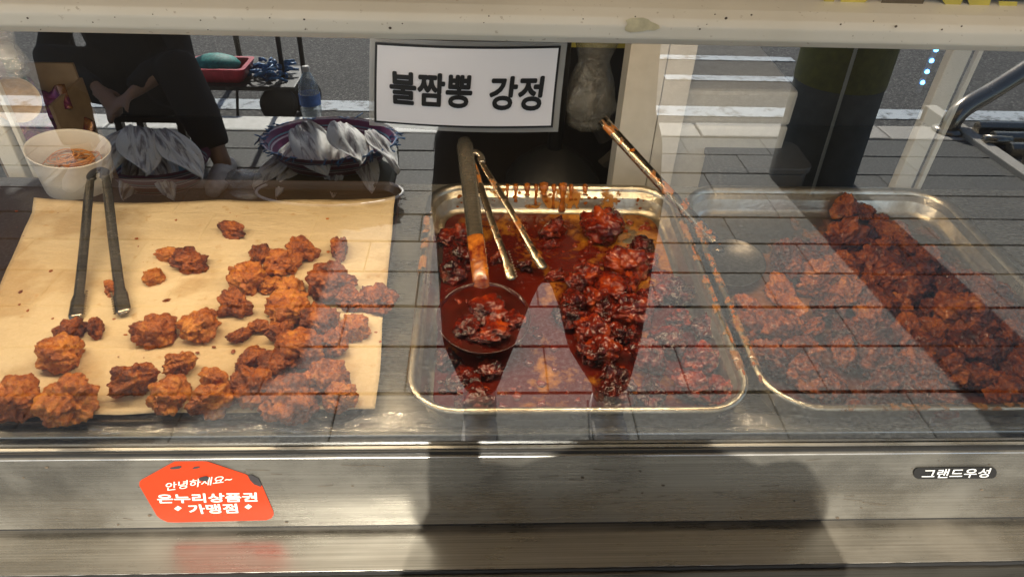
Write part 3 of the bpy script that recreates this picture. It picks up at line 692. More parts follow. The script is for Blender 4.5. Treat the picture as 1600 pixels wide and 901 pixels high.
for (f_, s_) in ((.18, .006), (.45, .005), (.62, .007), (.75, .006)):
    p = pts[int(f_*k)]; o = MB().lathe([(.0005,.0062),(s_*.6,.006),(s_,.0045)], (0,0,0), 9, sy=1.5).build('sauce_stain', m_drip, sk, smooth=True); o.matrix_parent_inverse = inv; o.location = p

# crumpled film along the deck
def crumple(u, v):
    e = noise.noise(Vector((u*9, 0, 6)))*7 + noise.noise(Vector((u*31, 0, 2)))*4
    a = atZ(140+1500*u, 648+e*(1-v)+(38)*v, ZB+.004); n_ = noise.noise(Vector((u*30, v*3, 3))) + .8*noise.noise(Vector((u*95, v*7, 8)))
    h = .35 + .65*max(0, 1-abs(u-.16)/.16)
    return Vector((a.x, max(a.y, .014), ZB + .0075 + .0055*h*(1+n_)))
cf = MB().grid(300, 14, crumple).build('plastic_film', m_film, smooth=True); tag(cf, 'crumpled clear plastic film along the near edges of the trays', 'plastic film')

# ------------------------------------------------------------------ behind the trays
m_counter = plain('dark_counter', (.018,.014,.011), .5, scale=8)
m_brown = plain('dark_wood_panel', (.014,.011,.009), .85, scale=9)
cnt = MB().box((XL-.6, YB+.04, .62), (XR+.8, 1.12, .66)).build('rear_counter', m_counter); tag(cnt, 'dark counter top behind the display case', 'counter')
cb = empty('wood_cupboard', (0, 1.14, 0), 'dark brown plank cupboard behind the trays', 'cupboard')
for i in range(22):
    x = -1.7 + i*.155
    MB().box((x, 0, .0), (x+.1545, .02, .98)).build('plank', m_brown, cb)
# stall room
m_room = plain('stall_wall_paint', (.10,.085,.07), .7, scale=4)
for nm, lo, hi, lb in (('stall_wall', (-2.6,2.2,-.01), (2.9,2.3,2.62), 'dark back wall of the food stall'), ('stall_wall', (-2.7,.7,-.01), (-2.6,2.3,2.62), 'dark side wall of the food stall beside the paper boxes'), ('stall_wall', (2.9,.7,-.01), (3.0,2.3,2.62), 'dark side wall of the food stall behind the foam box'), ('stall_ceiling', (-2.7,.0,2.625), (3.0,2.3,2.72), 'dark ceiling of the food stall above the case')):
    tag(MB().box(lo, hi).build(nm, m_room), lb, 'wall')
# white column
wp0, wp1 = atY(986, 60, .66), atY(1042, 60, .66)
cw = empty('white_column', (0, .66, .66), 'white panel column with a dark seam behind the sauce tray', 'column')
MB().box((wp0.x+.002, 0, .0), (wp0.x+.068, .05, .66)).build('panel', m_white, cw, bevel=.001)
MB().box((wp0.x+.070, .003, .0), (wp0.x+.118, .05, .66)).build('panel', m_white, cw, bevel=.001)
# foam box, shelf boxes
m_foam = plain('white_foam', (.5,.49,.44), .7, var=.08, scale=60)
q0, q1 = atY(1052, 140, .68), atY(1225, 140, .68); q2 = atY(1100, 285, .68)
fb = empty('foam_box', (0, .68, .66), 'large white foam box with lid on the counter behind the right tray', 'box')
MB().box((q0.x+.022, 0, 0), (q1.x+.03, .26, q0.z-.66-.07)).build('body', m_foam, fb, bevel=.006)
MB().box((q0.x+.0215, -.001, q0.z-.66-.068), (q1.x+.0305, .261, q0.z-.66)).build('lid', m_foam, fb, bevel=.008)
m_grey = plain('dark_grey_plastic', (.05,.05,.052), .45)
sc0 = atY(1110, 240, .655); sc1 = atY(1255, 240, .655)
ks = empty('kitchen_scale', (sc0.x, .60, .66), 'dark grey kitchen scale with rounded corners behind the right tray', 'scale')
MB().rings([rrect((sc1.x-sc0.x)/2, .055, (sc1.x-sc0.x)/2, .05, .02, z) for z in (0, sc0.z-.66-.015)]).build('base', m_grey, ks, bevel=.004)
MB().rings([rrect((sc1.x-sc0.x)/2, .055, (sc1.x-sc0.x)/2+.004, .054, .022, z) for z in (sc0.z-.66-.013, sc0.z-.66)]).build('platform', m_grey, ks, bevel=.003)
# stand with round foot
fp = atY(868, 287, .72)
fs = empty('round_stand', (fp.x, .78, .66), 'black stand with round domed foot on the counter behind the sauce tray', 'stand')
MB().lathe([(.0,.11),(.02,.108),(.05,.09),(.085,.06),(.10,.035),(.10,.0),(0,0)], (0,0,0), 28).build('foot', m_black, fs, smooth=True)
MB().tube([(0,0,.1),(0,0,.62)], .016, 12).build('pole', m_black, fs, smooth=True)
# hanging plastic bag and scraps of card
m_bag = clear_mat('cloudy_bag', .10, film=.13, filmcol=(.55,.53,.45), rough=.2, wrinkle=.8)
bp0, bp1 = atY(965, 62, .74), atY(905, 200, .74)
def bag(c, rx, ry, h, seed, neck=.35, n=26):
    rs = []
    for i in range(n+1):
        t = i/n; r = (neck + (1-neck)*(.35+.65*abs(math.cos(math.pi*(t*.9-.12)*1.15)))) * (1 if t < .92 else .75)
        rs.append([Vector((c.x+math.cos(a)*rx*r*(1+.3*noise.noise(Vector((math.cos(a)*2, math.sin(a)*2, t*5+seed)))), c.y+math.sin(a)*ry*r*(1+.3*noise.noise(Vector((math.cos(a)*2+9, math.sin(a)*2, t*5+seed)))), c.z+h*(1-t))) for a in [2*math.pi*j/28 for j in range(28)]])
    return MB().rings(rs, cap=True)
bg_ = bag(Vector(((bp0.x+bp1.x)/2, .80, bp1.z-.02)), .062, .05, bp0.z-bp1.z+.16, 3, neck=.15).build('plastic_bag', m_bag, smooth=True); tag(bg_, 'crumpled clear plastic bag hanging beside the white column', 'plastic bag')
m_card = plain('cardboard', (.27,.19,.115), .8, scale=20)
m_card2 = plain('grey_card', (.06,.053,.045), .8, scale=20)
for (px, py, s, a, mt, lb) in ((915, 165, .055, .4, m_card2, 'grey card scrap leaning under the hanging plastic bag'), (945, 200, .05, -.5, m_card2, 'bent grey card scrap beside the white column'), (965, 245, .06, .7, m_card2, 'grey card scrap leaning low against the white column')):
    p = atY(px, py, .86); o = MB().grid(5, 4, lambda u, v: Vector(((u-.5)*s, .01*math.sin(u*4+a*5), (v-.5)*s*1.15))).build('card_scrap', mt); o.location = p; o.rotation_euler = (rnd.uniform(-.4,.4), a, rnd.uniform(-.5,.5)); solid(o, .0015); tag(o, lb, 'card')
yb0 = atY(920, 66, .95); o = MB().box((-.05,-.01,-.008), (.08,.01,.008)).build('yellow_bar', m_yel); o.location = yb0; tag(o, 'yellow bar above the hanging plastic bag', 'bar')

# left: tub of rubber bands, boxes, foil packs, bottle
tp = atY(98, 226, .57)
tub = empty('plastic_tub', (tp.x, .57, ZTR), 'white plastic tub holding orange rubber bands behind the parchment', 'tub')
hz = tp.z - ZTR
o = MB().lathe([(.001,.002),(.050,.0),(.054,.006),(.058,hz*.5),(.064,hz-.002),(.0655,hz),(.0635,hz+.0005),(.062,hz-.003),(.056,hz*.5),(.052,.01),(.001,.008)], (0,0,0), 36, sy=.86).build('body', plain('tub_plastic', (.70,.65,.56), .35, var=.1, scale=12), tub, smooth=True)
o.rotation_euler = (R_(6), R_(8), 0)
m_rub = plain('rubber', (.62,.25,.05), .4, var=.3)
rb = MB()
for k in range(16):
    c = Vector((tp.x+rnd.uniform(-.016,.022), .57+rnd.uniform(-.012,.014), ZTR+hz*.62+rnd.uniform(-.008,.012))); ra = rnd.uniform(.020,.032); tx, ty = rnd.uniform(-.5,.5), rnd.uniform(-.5,.5); sq = rnd.uniform(.5, 1)
    rb.tube([c+Vector((ra*math.cos(a), ra*sq*math.sin(a), ra*(tx*math.cos(a)+ty*math.sin(a))*.5)) for a in [2*math.pi*q/22 for q in range(22)]], .0011, 6, closed=True)
tag(rb.build('rubber_bands', m_rub, smooth=True), 'tangle of orange rubber bands in the white tub', 'rubber bands', kind='stuff')
m_purple = NT('foil_wrap'); _n = m_purple.noise(30, 5, .6, None, 1)
m_purple.P(Base_Color=m_purple.ramp(_n, [(.35, (.12,.015,.02)), (.5, (.22,.05,.16)), (.62, (.35,.18,.06)), (.75, (.5,.35,.4))]), Metallic=.5, Roughness=.25).bump(_n, .8, .01); m_purple = m_purple.m
bxp = atY(75, 135, .82)
cbx = empty('cardboard_box', (bxp.x, .72, .66), 'open tan cardboard box with foil packs behind the white tub', 'box')
MB().box((-.06, .1, 0), (.062, .106, .25)).build('side', m_card, cbx); MB().box((-.066, -.02, 0), (-.060, .106, .20)).build('side', m_card, cbx); MB().box((.062, -.02, 0), (.068, .106, .22)).build('side', m_card, cbx); MB().box((-.066, -.026, 0), (.068, -.02, .14)).build('side', m_card, cbx)
for k, (dx, dz, a) in enumerate(((-.02,.16,.4), (.02,.19,-.5), (.03,.14,.2), (-.03,.21,.9))):
    o = MB().grid(14, 8, lambda u, v: Vector(((u-.5)*.11, .008*math.sin(u*9+k), (v-.5)*.05+.004*math.sin(u*17)))).build('snack_pack', m_purple, smooth=True); o.location = (bxp.x+dx, .74+.015*k, .66+dz); o.rotation_euler = (-.7, a, 0); solid(o, .012, 0)
    tag(o, 'shiny purple and red foil pack in the cardboard box', 'package', 'foil packs in the cardboard box')
bo = atY(22, 88, .78); m_green = plain('green_bottle_glass', (.03,.09,.03), .12)
gb = empty('green_bottle', (bo.x-.01, .78, .66), 'green glass bottle beside the cardboard box', 'bottle')
hb = bo.z-.66+.02
MB().lathe([(0,0),(.032,.0),(.034,.01),(.034,hb*.55),(.015,hb*.78),(.0125,hb*.95)], (0,0,0), 20).build('body', m_green, gb, smooth=True)
MB().lathe([(.0145,hb*.93),(.0145,hb),(.0,hb)], (0,0,0), 16).build('cap', m_white, gb, smooth=True)
for k, (px, py, r, mt, lb) in enumerate(((32,155,.036,m_card,'stack of tan paper bowls standing on edge beside the white tub'),)):
    p = atY(px, py, .66); o = MB().lathe([(.0,.0),(r*.7,.0),(r,.03),(r*1.05,.03),(r*.74,-.003),(.0,-.004)], (0,0,0), 28).build('paper_bowl', plain('tan_paper', (.5,.36,.2), .6), smooth=True); o.location = p; o.rotation_euler = (R_(70), 0, R_(20)); tag(o, lb, 'bowl')
bl = atY(6, 75, .60); o = bag(Vector((bl.x-.02, .62, bl.z-.05)), .04, .03, .13, 8).build('plastic_bag', m_film, smooth=True); tag(o, 'clear plastic bag bunched above the tan paper bowl', 'plastic bag')

# blue diodes
led = empty('blue_lamp_strip', atY(1443, 128, .70), 'strip of small blue lights at the right end of the case', 'lamp')
l0, l1 = atY(1465, 72, .70), atY(1441, 130, .70); inv = Matrix.Translation(-atY(1443, 128, .70)); o = MB().box((l1.x-.006,.702,l1.z-.02),(l1.x+.006,.708,zr+.01)).build('strip', m_grey, led); o.matrix_parent_inverse = inv
m_led = emis('blue_diode_glow', (.10,.42,1), 6)
for k in range(4):
    p = atY(1463-7.2*k, 78+17*k, .70); p = Vector((l1.x, .70, p.z))
    o = MB().lathe([(.0,.004),(.003,.003),(.0042,0)], (0,0,0), 12).build('diode', m_led, led, smooth=True); o.matrix_parent_inverse = inv; o.location = p; o.rotation_euler.x = R_(90)

# ------------------------------------------------------------------ awning over the case
m_awn = NT('awning_cloth'); _n = m_awn.noise(20, 3); tr = m_awn.node('BsdfTranslucent', i_Color=(.6,.45,.28)); df = m_awn.node('BsdfDiffuse', i_Color=(.6,.5,.36)); mx = m_awn.node('MixShader'); mx.inputs[0].default_value = .45
m_awn.t.links.new(df.outputs[0], mx.inputs[1]); m_awn.t.links.new(tr.outputs[0], mx.inputs[2]); m_awn.surface(mx.outputs[0]); m_awn = m_awn.m
ZA = 2.25; DA = (ZA - (ZB+.004))/math.tan(SUN_EL)
aw = empty('awning', (0, 0, 2.5), 'cream cloth awning above the front of the food stall', 'awning')
MB().grid(30, 12, lambda u, v: Vector((-2.6+5.5*u, -DA*v, (ZA-2.5)*v - .03*math.sin(math.pi*v)))).build('cloth', m_awn, aw, smooth=True)
for x in (-2.55, .15, 2.85): MB().tube([(x, .02, .0), (x, -DA, ZA-2.5+.012)], .012, 8).build('arm', m_tool, aw)

# ------------------------------------------------------------------ street: utility pole, grate, pipe rail
pc = Vector(RZ(1275, 285, 0)); pc = Vector((1.53, -2.34, 0))
m_conc = plain('concrete_pole', (.10,.105,.10), .8, scale=18); m_wrap = plain('yellow_green_wrap', (.16,.16,.02), .55, var=.35, scale=30)
up_ = empty('utility_pole', pc, 'thick grey concrete utility pole with a yellow-green band on the pavement', 'pole')
MB().lathe([(.185,-.01),(.180,2),(.165,6),(.0,6)], (0,0,0), 36).build('shaft', m_conc, up_, smooth=True)
MB().tube([(-.07,.185,0),(-.065,.185,3)], .007, 8).build('conduit', m_rail, up_, smooth=True)
MB().lathe([(.1855,.46),(.1875,.462),(.1875,1.3),(.1855,1.302)], (0,0,0), 36).build('band', m_wrap, up_, smooth=True)
gr = empty('drain_grate', (2.60, -2.5, 0), 'grey metal drain grate set in the pavement edge', 'grate')
MB().box((-.05,-.75,-.06), (.02,.9,.03)).build('frame', m_kerbg, gr, bevel=.006)
for k in range(9):
    MB().rings([[Vector((x, y+.14*k-.42, z)) for y, z in ((-.035,-.02),(-.03,.045),(-.012,.062),(.012,.062),(.03,.045),(.035,-.02))] for x in (.06, .5)]).build('bar', m_tool, gr, bevel=.005)
pr = empty('pipe_rail', (2.52, -2.93, 0), 'thick steel pipe rail rising from the kerb beside the drain grate', 'rail')
pts = curve([(.0,0,-.02),(.0,0,.06),(.06,-.03,.125),(.25,-.11,.20),(.75,-.32,.42),(1.3,-.5,.62),(1.45,-.55,.55),(1.46,-.56,-.02)], 8)
MB().tube(pts, .05, 16).build('pipe', m_tool, pr, smooth=True)
MB().lathe([(.0,.0),(.085,.0),(.085,.012),(.052,.02)], (0,0,.005), 24).build('flange', m_tool, pr, smooth=True)
MB().tube([(.06,.2,.04),(.19,.22,.04)], .026, 14).build('coupling', m_tool, pr, smooth=True)

# ------------------------------------------------------------------ street: vendor's goods
m_cloth = plain('dark_cloth', (.009,.0085,.009), .85, scale=14); m_skin = plain('skin', (.34,.19,.12), .5, var=.1)
m_fishs = NT('dried_fish_skin'); _v = m_fishs.coord((4, 30, 10)); _n = m_fishs.noise(1.1, 5, .6, _v, 1.2)
_sx = m_fishs.node('SeparateXYZ'); m_fishs.t.links.new(m_fishs.node('TexCoord').outputs['Object'], _sx.inputs[0]); _n = m_fishs.math('ADD', _n, m_fishs.math('ADD', m_fishs.val(_sx.outputs[0], -.05, .12, .05, .32), m_fishs.val(m_fishs.math('ABSOLUTE', _sx.outputs[1]), 0, .16, .025, .075)))
m_fishs.P(Base_Color=m_fishs.ramp(_n, [(.36, (.05,.035,.045)), (.45, (.4,.36,.34)), (.52, (.85,.82,.74))]), Roughness=.55).bump(_n, 1, .01); m_fishs = m_fishs.m
m_basin = NT('striped_basin'); sx = m_basin.node('SeparateXYZ'); m_basin.t.links.new(m_basin.node('TexCoord').outputs['Object'], sx.inputs[0])
wv = m_basin.math('FRACT', m_basin.math('MULTIPLY', sx.outputs[2], 26)); m_basin.P(Base_Color=m_basin.ramp(wv, [(.0, (.20,.03,.10)), (.5, (.22,.03,.11)), (.55, (.75,.68,.7)), (.68, (.75,.68,.7)), (.7, (.2,.03,.1)), (.86,(.18,.4,.45)), (1,(.18,.4,.45))]), Roughness=.35)
for e in m_basin.n:
    if e.type == 'VALTORGB': e.color_ramp.interpolation = 'CONSTANT'
m_basin = m_basin.m
m_dgreen = plain('dark_green_crate', (.05,.055,.025), .6, scale=14); m_rim = plain('white_rim', (.72,.7,.66), .4)
m_blue = plain('blue_net', (.06,.2,.42), .5, var=.7, scale=60)
def fish(root, tip, W, label, k):
    ro, ti = RY(*root), RY(*tip); bx = ti-ro; L = bx.length*1.1; bx.normalize()
    def fn(u, v):
        wdt = (math.sin(math.pi*min(1, .14+u*.86))**.8)*(1-.2*u)
        q = (v-.5)*W*wdt
        return Vector((u*L, q + .006*math.sin(u*9+k), .022*math.cos((v-.5)*2.6)*math.sin(math.pi*(.15+.8*u)) + .0045*math.sin(v*20+u*4+k) + .02*u*u*math.sin(k*1.7) + .01*math.sin(u*7+k+v*3)))
    o = MB().grid(26, 16, fn).build('dried_fish', m_fishs, smooth=True); o.location = ro
    nz = Vector((.35*math.sin(k*2.3), -.25, 1)); nz = (nz-bx*nz.dot(bx)).normalized(); by = nz.cross(bx)
    o.rotation_euler = Matrix((bx, by, nz)).transposed().to_euler(); solid(o, .003)
    tag(o, label, 'dried fish', 'dried fish in the sunlit basin' if 'sunlit' in label else 'dried fish in the shaded basket'); return o
def goods(px0, px1, py, Y, zc, crate, nm, label, bm, w_=None):
    a, b = RY(px0, py, Y), RY(px1, py, Y); c = (a+b)/2; r = (b.x-a.x)/2
    t = empty(nm, (c.x, Y, 0), label, 'basin')
    MB().lathe([(.001,zc-.06),(r*.72,zc-.06),(r*.86,zc+.0),(r,zc+.05),(r*1.02,zc+.052),(r*.97,zc+.047),(r*.84,zc),(r*.7,zc-.045),(.001,zc-.045)], (0,0,0), 40, sy=.8).build('bowl', bm, t, smooth=True)
    return t, c, r
t, c, r = goods(414, 622, 240, -2.32, .13, 1, 'striped_basin', 'round purple striped basin of dried fish on a crate beside the pavement kerb', m_basin)
cr_ = empty('low_crate', (c.x, -2.3, 0), 'dark green low crate under the purple striped basin', 'crate')
for k in range(3): MB().box((-.27, -.2+.004, .004+.022*k), (.27, .2, .022+.022*k)).build('slat', m_dgreen, cr_, bevel=.002, bseg=1)
net = MB()
for k in range(70):
    a = rnd.uniform(-.5, math.pi+.5) if k % 2 else rnd.uniform(0, 6.28); q = Vector((c.x+math.cos(a)*r*1.0, -2.32+math.sin(a)*r*.8, .17)); d = Vector((rnd.uniform(-.04,.04), rnd.uniform(-.03,.03), rnd.uniform(-.03,.02)))
    net.tube([q-d, q+d*.2+Vector((0,0,.01)), q+d], .003, 5)
tag(net.build('blue_netting', m_blue, smooth=True), 'blue plastic netting tangled round the striped basin', 'netting', kind='stuff')
FL = 'sunlit wrinkled dried fish heaped on the striped basin'
for k, (r0, t0, W) in enumerate((((465,225),(404,288),.13), ((478,228),(436,306),.10), ((470,196),(506,266),.18), ((528,215),(520,296),.12), ((530,192),(560,252),.18), ((562,220),(582,296),.12), ((578,208),(622,262),.12))):
    fish((*r0, -2.36+.012*k), (*t0, -2.10), W, FL, k)
# lower basin with white rim near the case
a, b = RY(395, 320, -2.0), RY(632, 320, -2.0); r = (b.x-a.x)/2*.97
lb_ = empty('white_rimmed_basin', ((a.x+b.x)/2, -2.0-.05, 0), 'low dark basin with a white rim in front of the green crate', 'basin')
MB().lathe([(.001,.01),(r*.8,.01),(r*.96,.05),(r,.06)], (0,0,0), 44, sy=.42).build('bowl', m_dgreen, lb_, smooth=True); MB().tube([(math.cos(q)*r, math.sin(q)*r*.42, .06) for q in [2*math.pi*k/44 for k in range(44)]], .006, 6, closed=True).build('rim', m_rim, lb_, smooth=True)
# shaded basket of fish before the vendor
t, c, r = goods(165, 330, 262, -2.12, .12, 0, 'shaded_basket', 'round basket of dried fish in front of the seated vendor', m_basin)
for k, (r0, t0, W) in enumerate((((205,205),(158,268),.16), ((215,198),(228,268),.18), ((255,205),(312,276),.14), ((225,235),(196,304),.12), ((240,232),(268,302),.12))):
    fish((*r0, -2.18+.012*k), (*t0, -1.96), W, 'dark dried fish in the round basket before the seated vendor', k+3)
# water bottle
bb = RY(490, 197, -2.9); m_water = clear_mat('bottle_plastic', .12, tint=(.88,.93,.96), film=.22, filmcol=(.62,.7,.75)); m_lab = plain('blue_label', (.06,.2,.6), .4, var=.4, scale=50)
wb = empty('water_bottle', (bb.x, -2.9, .006), 'clear two litre water bottle with blue label standing on the kerb', 'bottle')
MB().lathe([(.001,.002),(.046,.0),(.05,.012),(.048,.04),(.051,.07),(.051,.17),(.046,.205),(.03,.245),(.015,.265),(.014,.272)], (0,0,0), 24).build('body', m_water, wb, smooth=True)
MB().lathe([(.0525,.105),(.0525,.16)], (0,0,0), 24).build('label', m_lab, wb, smooth=True); MB().lathe([(.017,.268),(.017,.292),(.0,.293)], (0,0,0), 16).build('cap', m_white, wb, smooth=True)
# clear bag on the ground
cb_ = RZ(388, 305, 0); o = bag(Vector((cb_.x, cb_.y, .0)), .07, .05, .10, 5, neck=.5).build('plastic_bag', m_film, smooth=True); tag(o, 'clear plastic bag lying on the paving beside the striped basin', 'plastic bag')
# hand cart with red basket
ct = empty('hand_cart', (-1.2, -3.35, -.12), 'black folding hand cart loaded with a red basket at the kerb', 'cart')
MB().box((-.42,-.16,.20), (.22,.2,.225)).build('platform', m_black, ct, bevel=.006)
for x in (.12, .235): MB().tube([(x, .02, .22), (x+.0, .0, .95)], .013, 10).build('upright', m_black, ct, smooth=True)
MB().tube([(.12, .0, .62), (.235, .0, .72)], .007, 8).build('brace', m_tool, ct); MB().tube([(.12, 0, .95), (.178, 0, .985), (.235, 0, .95)], .013, 10).build('handle', m_black, ct, smooth=True)
for x in (.10, .20):
    wl = MB().lathe([(.03,-.018),(.085,-.02),(.1,-.012),(.1,.012),(.085,.02),(.03,.018)], (0,0,0), 28, cap=True).build('wheel', m_black, ct, smooth=True); wl.rotation_euler = (0, R_(90), R_(70)); wl.location = (x, .12-.16*(x > .15), .1)
for x in (-.38, -.1): MB().tube([(x, .15, .2), (x-.03, .16, .0)], .008, 8).build('leg', m_black, ct)
m_red = plain('red_plastic', (.55,.03,.06), .4); m_teal = plain('teal_mesh', (.02,.28,.24), .6, var=.5, scale=70)
rb_ = empty('red_basket', (-1.40, -3.30, .106), 'red plastic basket holding a teal net bag on the hand cart', 'basket')
MB().rings([rrect(0, 0, .13+.03*k, .10+.02*k, .03, .0+.075*k) for k in (0, .5, 1)] + [rrect(0, 0, .135, .10, .025, .074), rrect(0, 0, .12, .09, .02, .01)]).build('shell', m_red, rb_, smooth=False)
tn = MB().lathe([(.0,.12),(.06,.115),(.11,.095),(.13,.07),(.12,.05)], (-1.42, -3.30, .106), 24, sy=.75).build('net_bag', m_teal, smooth=True); tag(tn, 'teal mesh bag lying in the red basket', 'bag')
mix_ = MB()
for k in range(46):
    q = Vector((-1.13+rnd.uniform(-.1,.09), -3.3+rnd.uniform(-.12,.1), .11+rnd.uniform(0,.06))); d = Vector((rnd.uniform(-.05,.05), rnd.uniform(-.03,.03), rnd.uniform(-.02,.03))); mix_.tube([q-d, q+Vector((0,0,.012)), q+d], .008, 5)
tag(mix_.build('blue_netting', m_blue, smooth=True), 'blue and white netting heaped on the hand cart', 'netting', kind='stuff')

# ------------------------------------------------------------------ vendor's parasol
m_para = plain('parasol_cloth', (.09,.10,.16), .8, scale=30)
ZS = 2.1; pso = Vector((-1.38, -1.4, 0)) - SUN*(ZS/math.sin(SUN_EL)); pso.z = 0
ps = empty('market_parasol', pso, 'dark blue market parasol on a pole beside the hand cart', 'parasol')
def para(r, z): return [Vector((math.cos(a)*r, math.sin(a)*r, z)) for a in [R_(22.5+45*k) for k in range(8)]]
ro = .85/math.cos(R_(22.5))
MB().rings([para(ro, ZS), para(ro*.66, ZS+.16), para(ro*.33, ZS+.27), para(.02, ZS+.33)], cap=False).build('canopy', m_para, ps)
val = MB(); ed = para(ro, ZS-.003)
for k in range(8):
    a, b = ed[k], ed[(k+1) % 8]
    for q in range(5):
        u, v_ = a.lerp(b, q/5), a.lerp(b, (q+1)/5); m_ = (u+v_)/2
        val.add([u, v_, v_-Vector((0,0,.04)), m_-Vector((0,0,.16)), u-Vector((0,0,.04))], [(0,1,2,3,4)])
val.build('valance', m_para, ps, fix=False)
for p in para(ro, ZS): MB().tube([(0,0,ZS+.32), (p.x*.985, p.y*.985, ZS-.0)], .006, 6).build('rib', m_tool, ps)
MB().tube([(0,0,-.1), (0,0,ZS+.36)], .018, 12).build('pole', m_tool, ps, smooth=True)
MB().lathe([(.0,-.12),(.2,-.12),(.2,-.08),(.03,-.05),(.0,-.05)], (0,0,0), 24).build('foot', m_conc, ps, smooth=True)

# ------------------------------------------------------------------ people
m_shirt = plain('black_shirt', (.015,.015,.017), .8); m_sock = plain('white_sock', (.75,.74,.72), .8, scale=90); m_shoe = plain('white_trainer', (.6,.56,.52), .5, var=.3); m_sole = plain('dark_sole', (.03,.03,.03), .6); m_hair = plain('black_hair', (.012,.01,.009), .5)
def head(mb, c, yaw=0, pitch=0, s=1):
    rot = Matrix.Rotation(yaw, 3, 'Z') @ Matrix.Rotation(-pitch, 3, 'X')       # face looks along +y
    def E(o, r):
        rs = []
        for i in range(1, 12):
            t = math.pi*i/12; rs.append([c + rot @ (Vector((o[0]+r[0]*math.sin(t)*math.cos(a), o[1]+r[1]*math.sin(t)*math.sin(a), o[2]+r[2]*math.cos(t)))*s) for a in [2*math.pi*j/18 for j in range(18)]])
        mb.rings(rs)
    E((0,0,.02), (.075,.095,.10)); E((0,.02,-.05), (.058,.07,.065)); E((0,.10,-.005), (.014,.022,.024)); E((0,.088,-.055), (.024,.012,.008))
    for q in (-1, 1): E((q*.077,-.005,0), (.012,.02,.03)); E((q*.03,.085,.028), (.018,.012,.009))
    return rot, E
def hand(mb, wrist, d, n, s=1):
    """palm and five fingers; d points to the fingertips, n is the palm normal"""
    d = d.normalized(); n = (n-d*n.dot(d)).normalized(); b = d.cross(n)
    mb.tube([wrist, wrist+d*.035, wrist+d*.085], [(.024,.018),(.038,.016),(.038,.013)], 10, up=n)
    for k, (o, L) in enumerate(((-.028,.066),(-.010,.078),(.010,.073),(.028,.057))):
        p = wrist+d*.078+b*o; mb.tube([p, p+d*L*.45+n*.006, p+d*L*.75+n*.026, p+d*L*.85+n*.045], [.0095,.009,.0085,.007], 8)
    p = wrist+d*.03-b*.03; mb.tube([p, p-b*.026+d*.025+n*.012, p-b*.026+d*.05+n*.032], [.012,.0105,.008], 8)
V = Vector
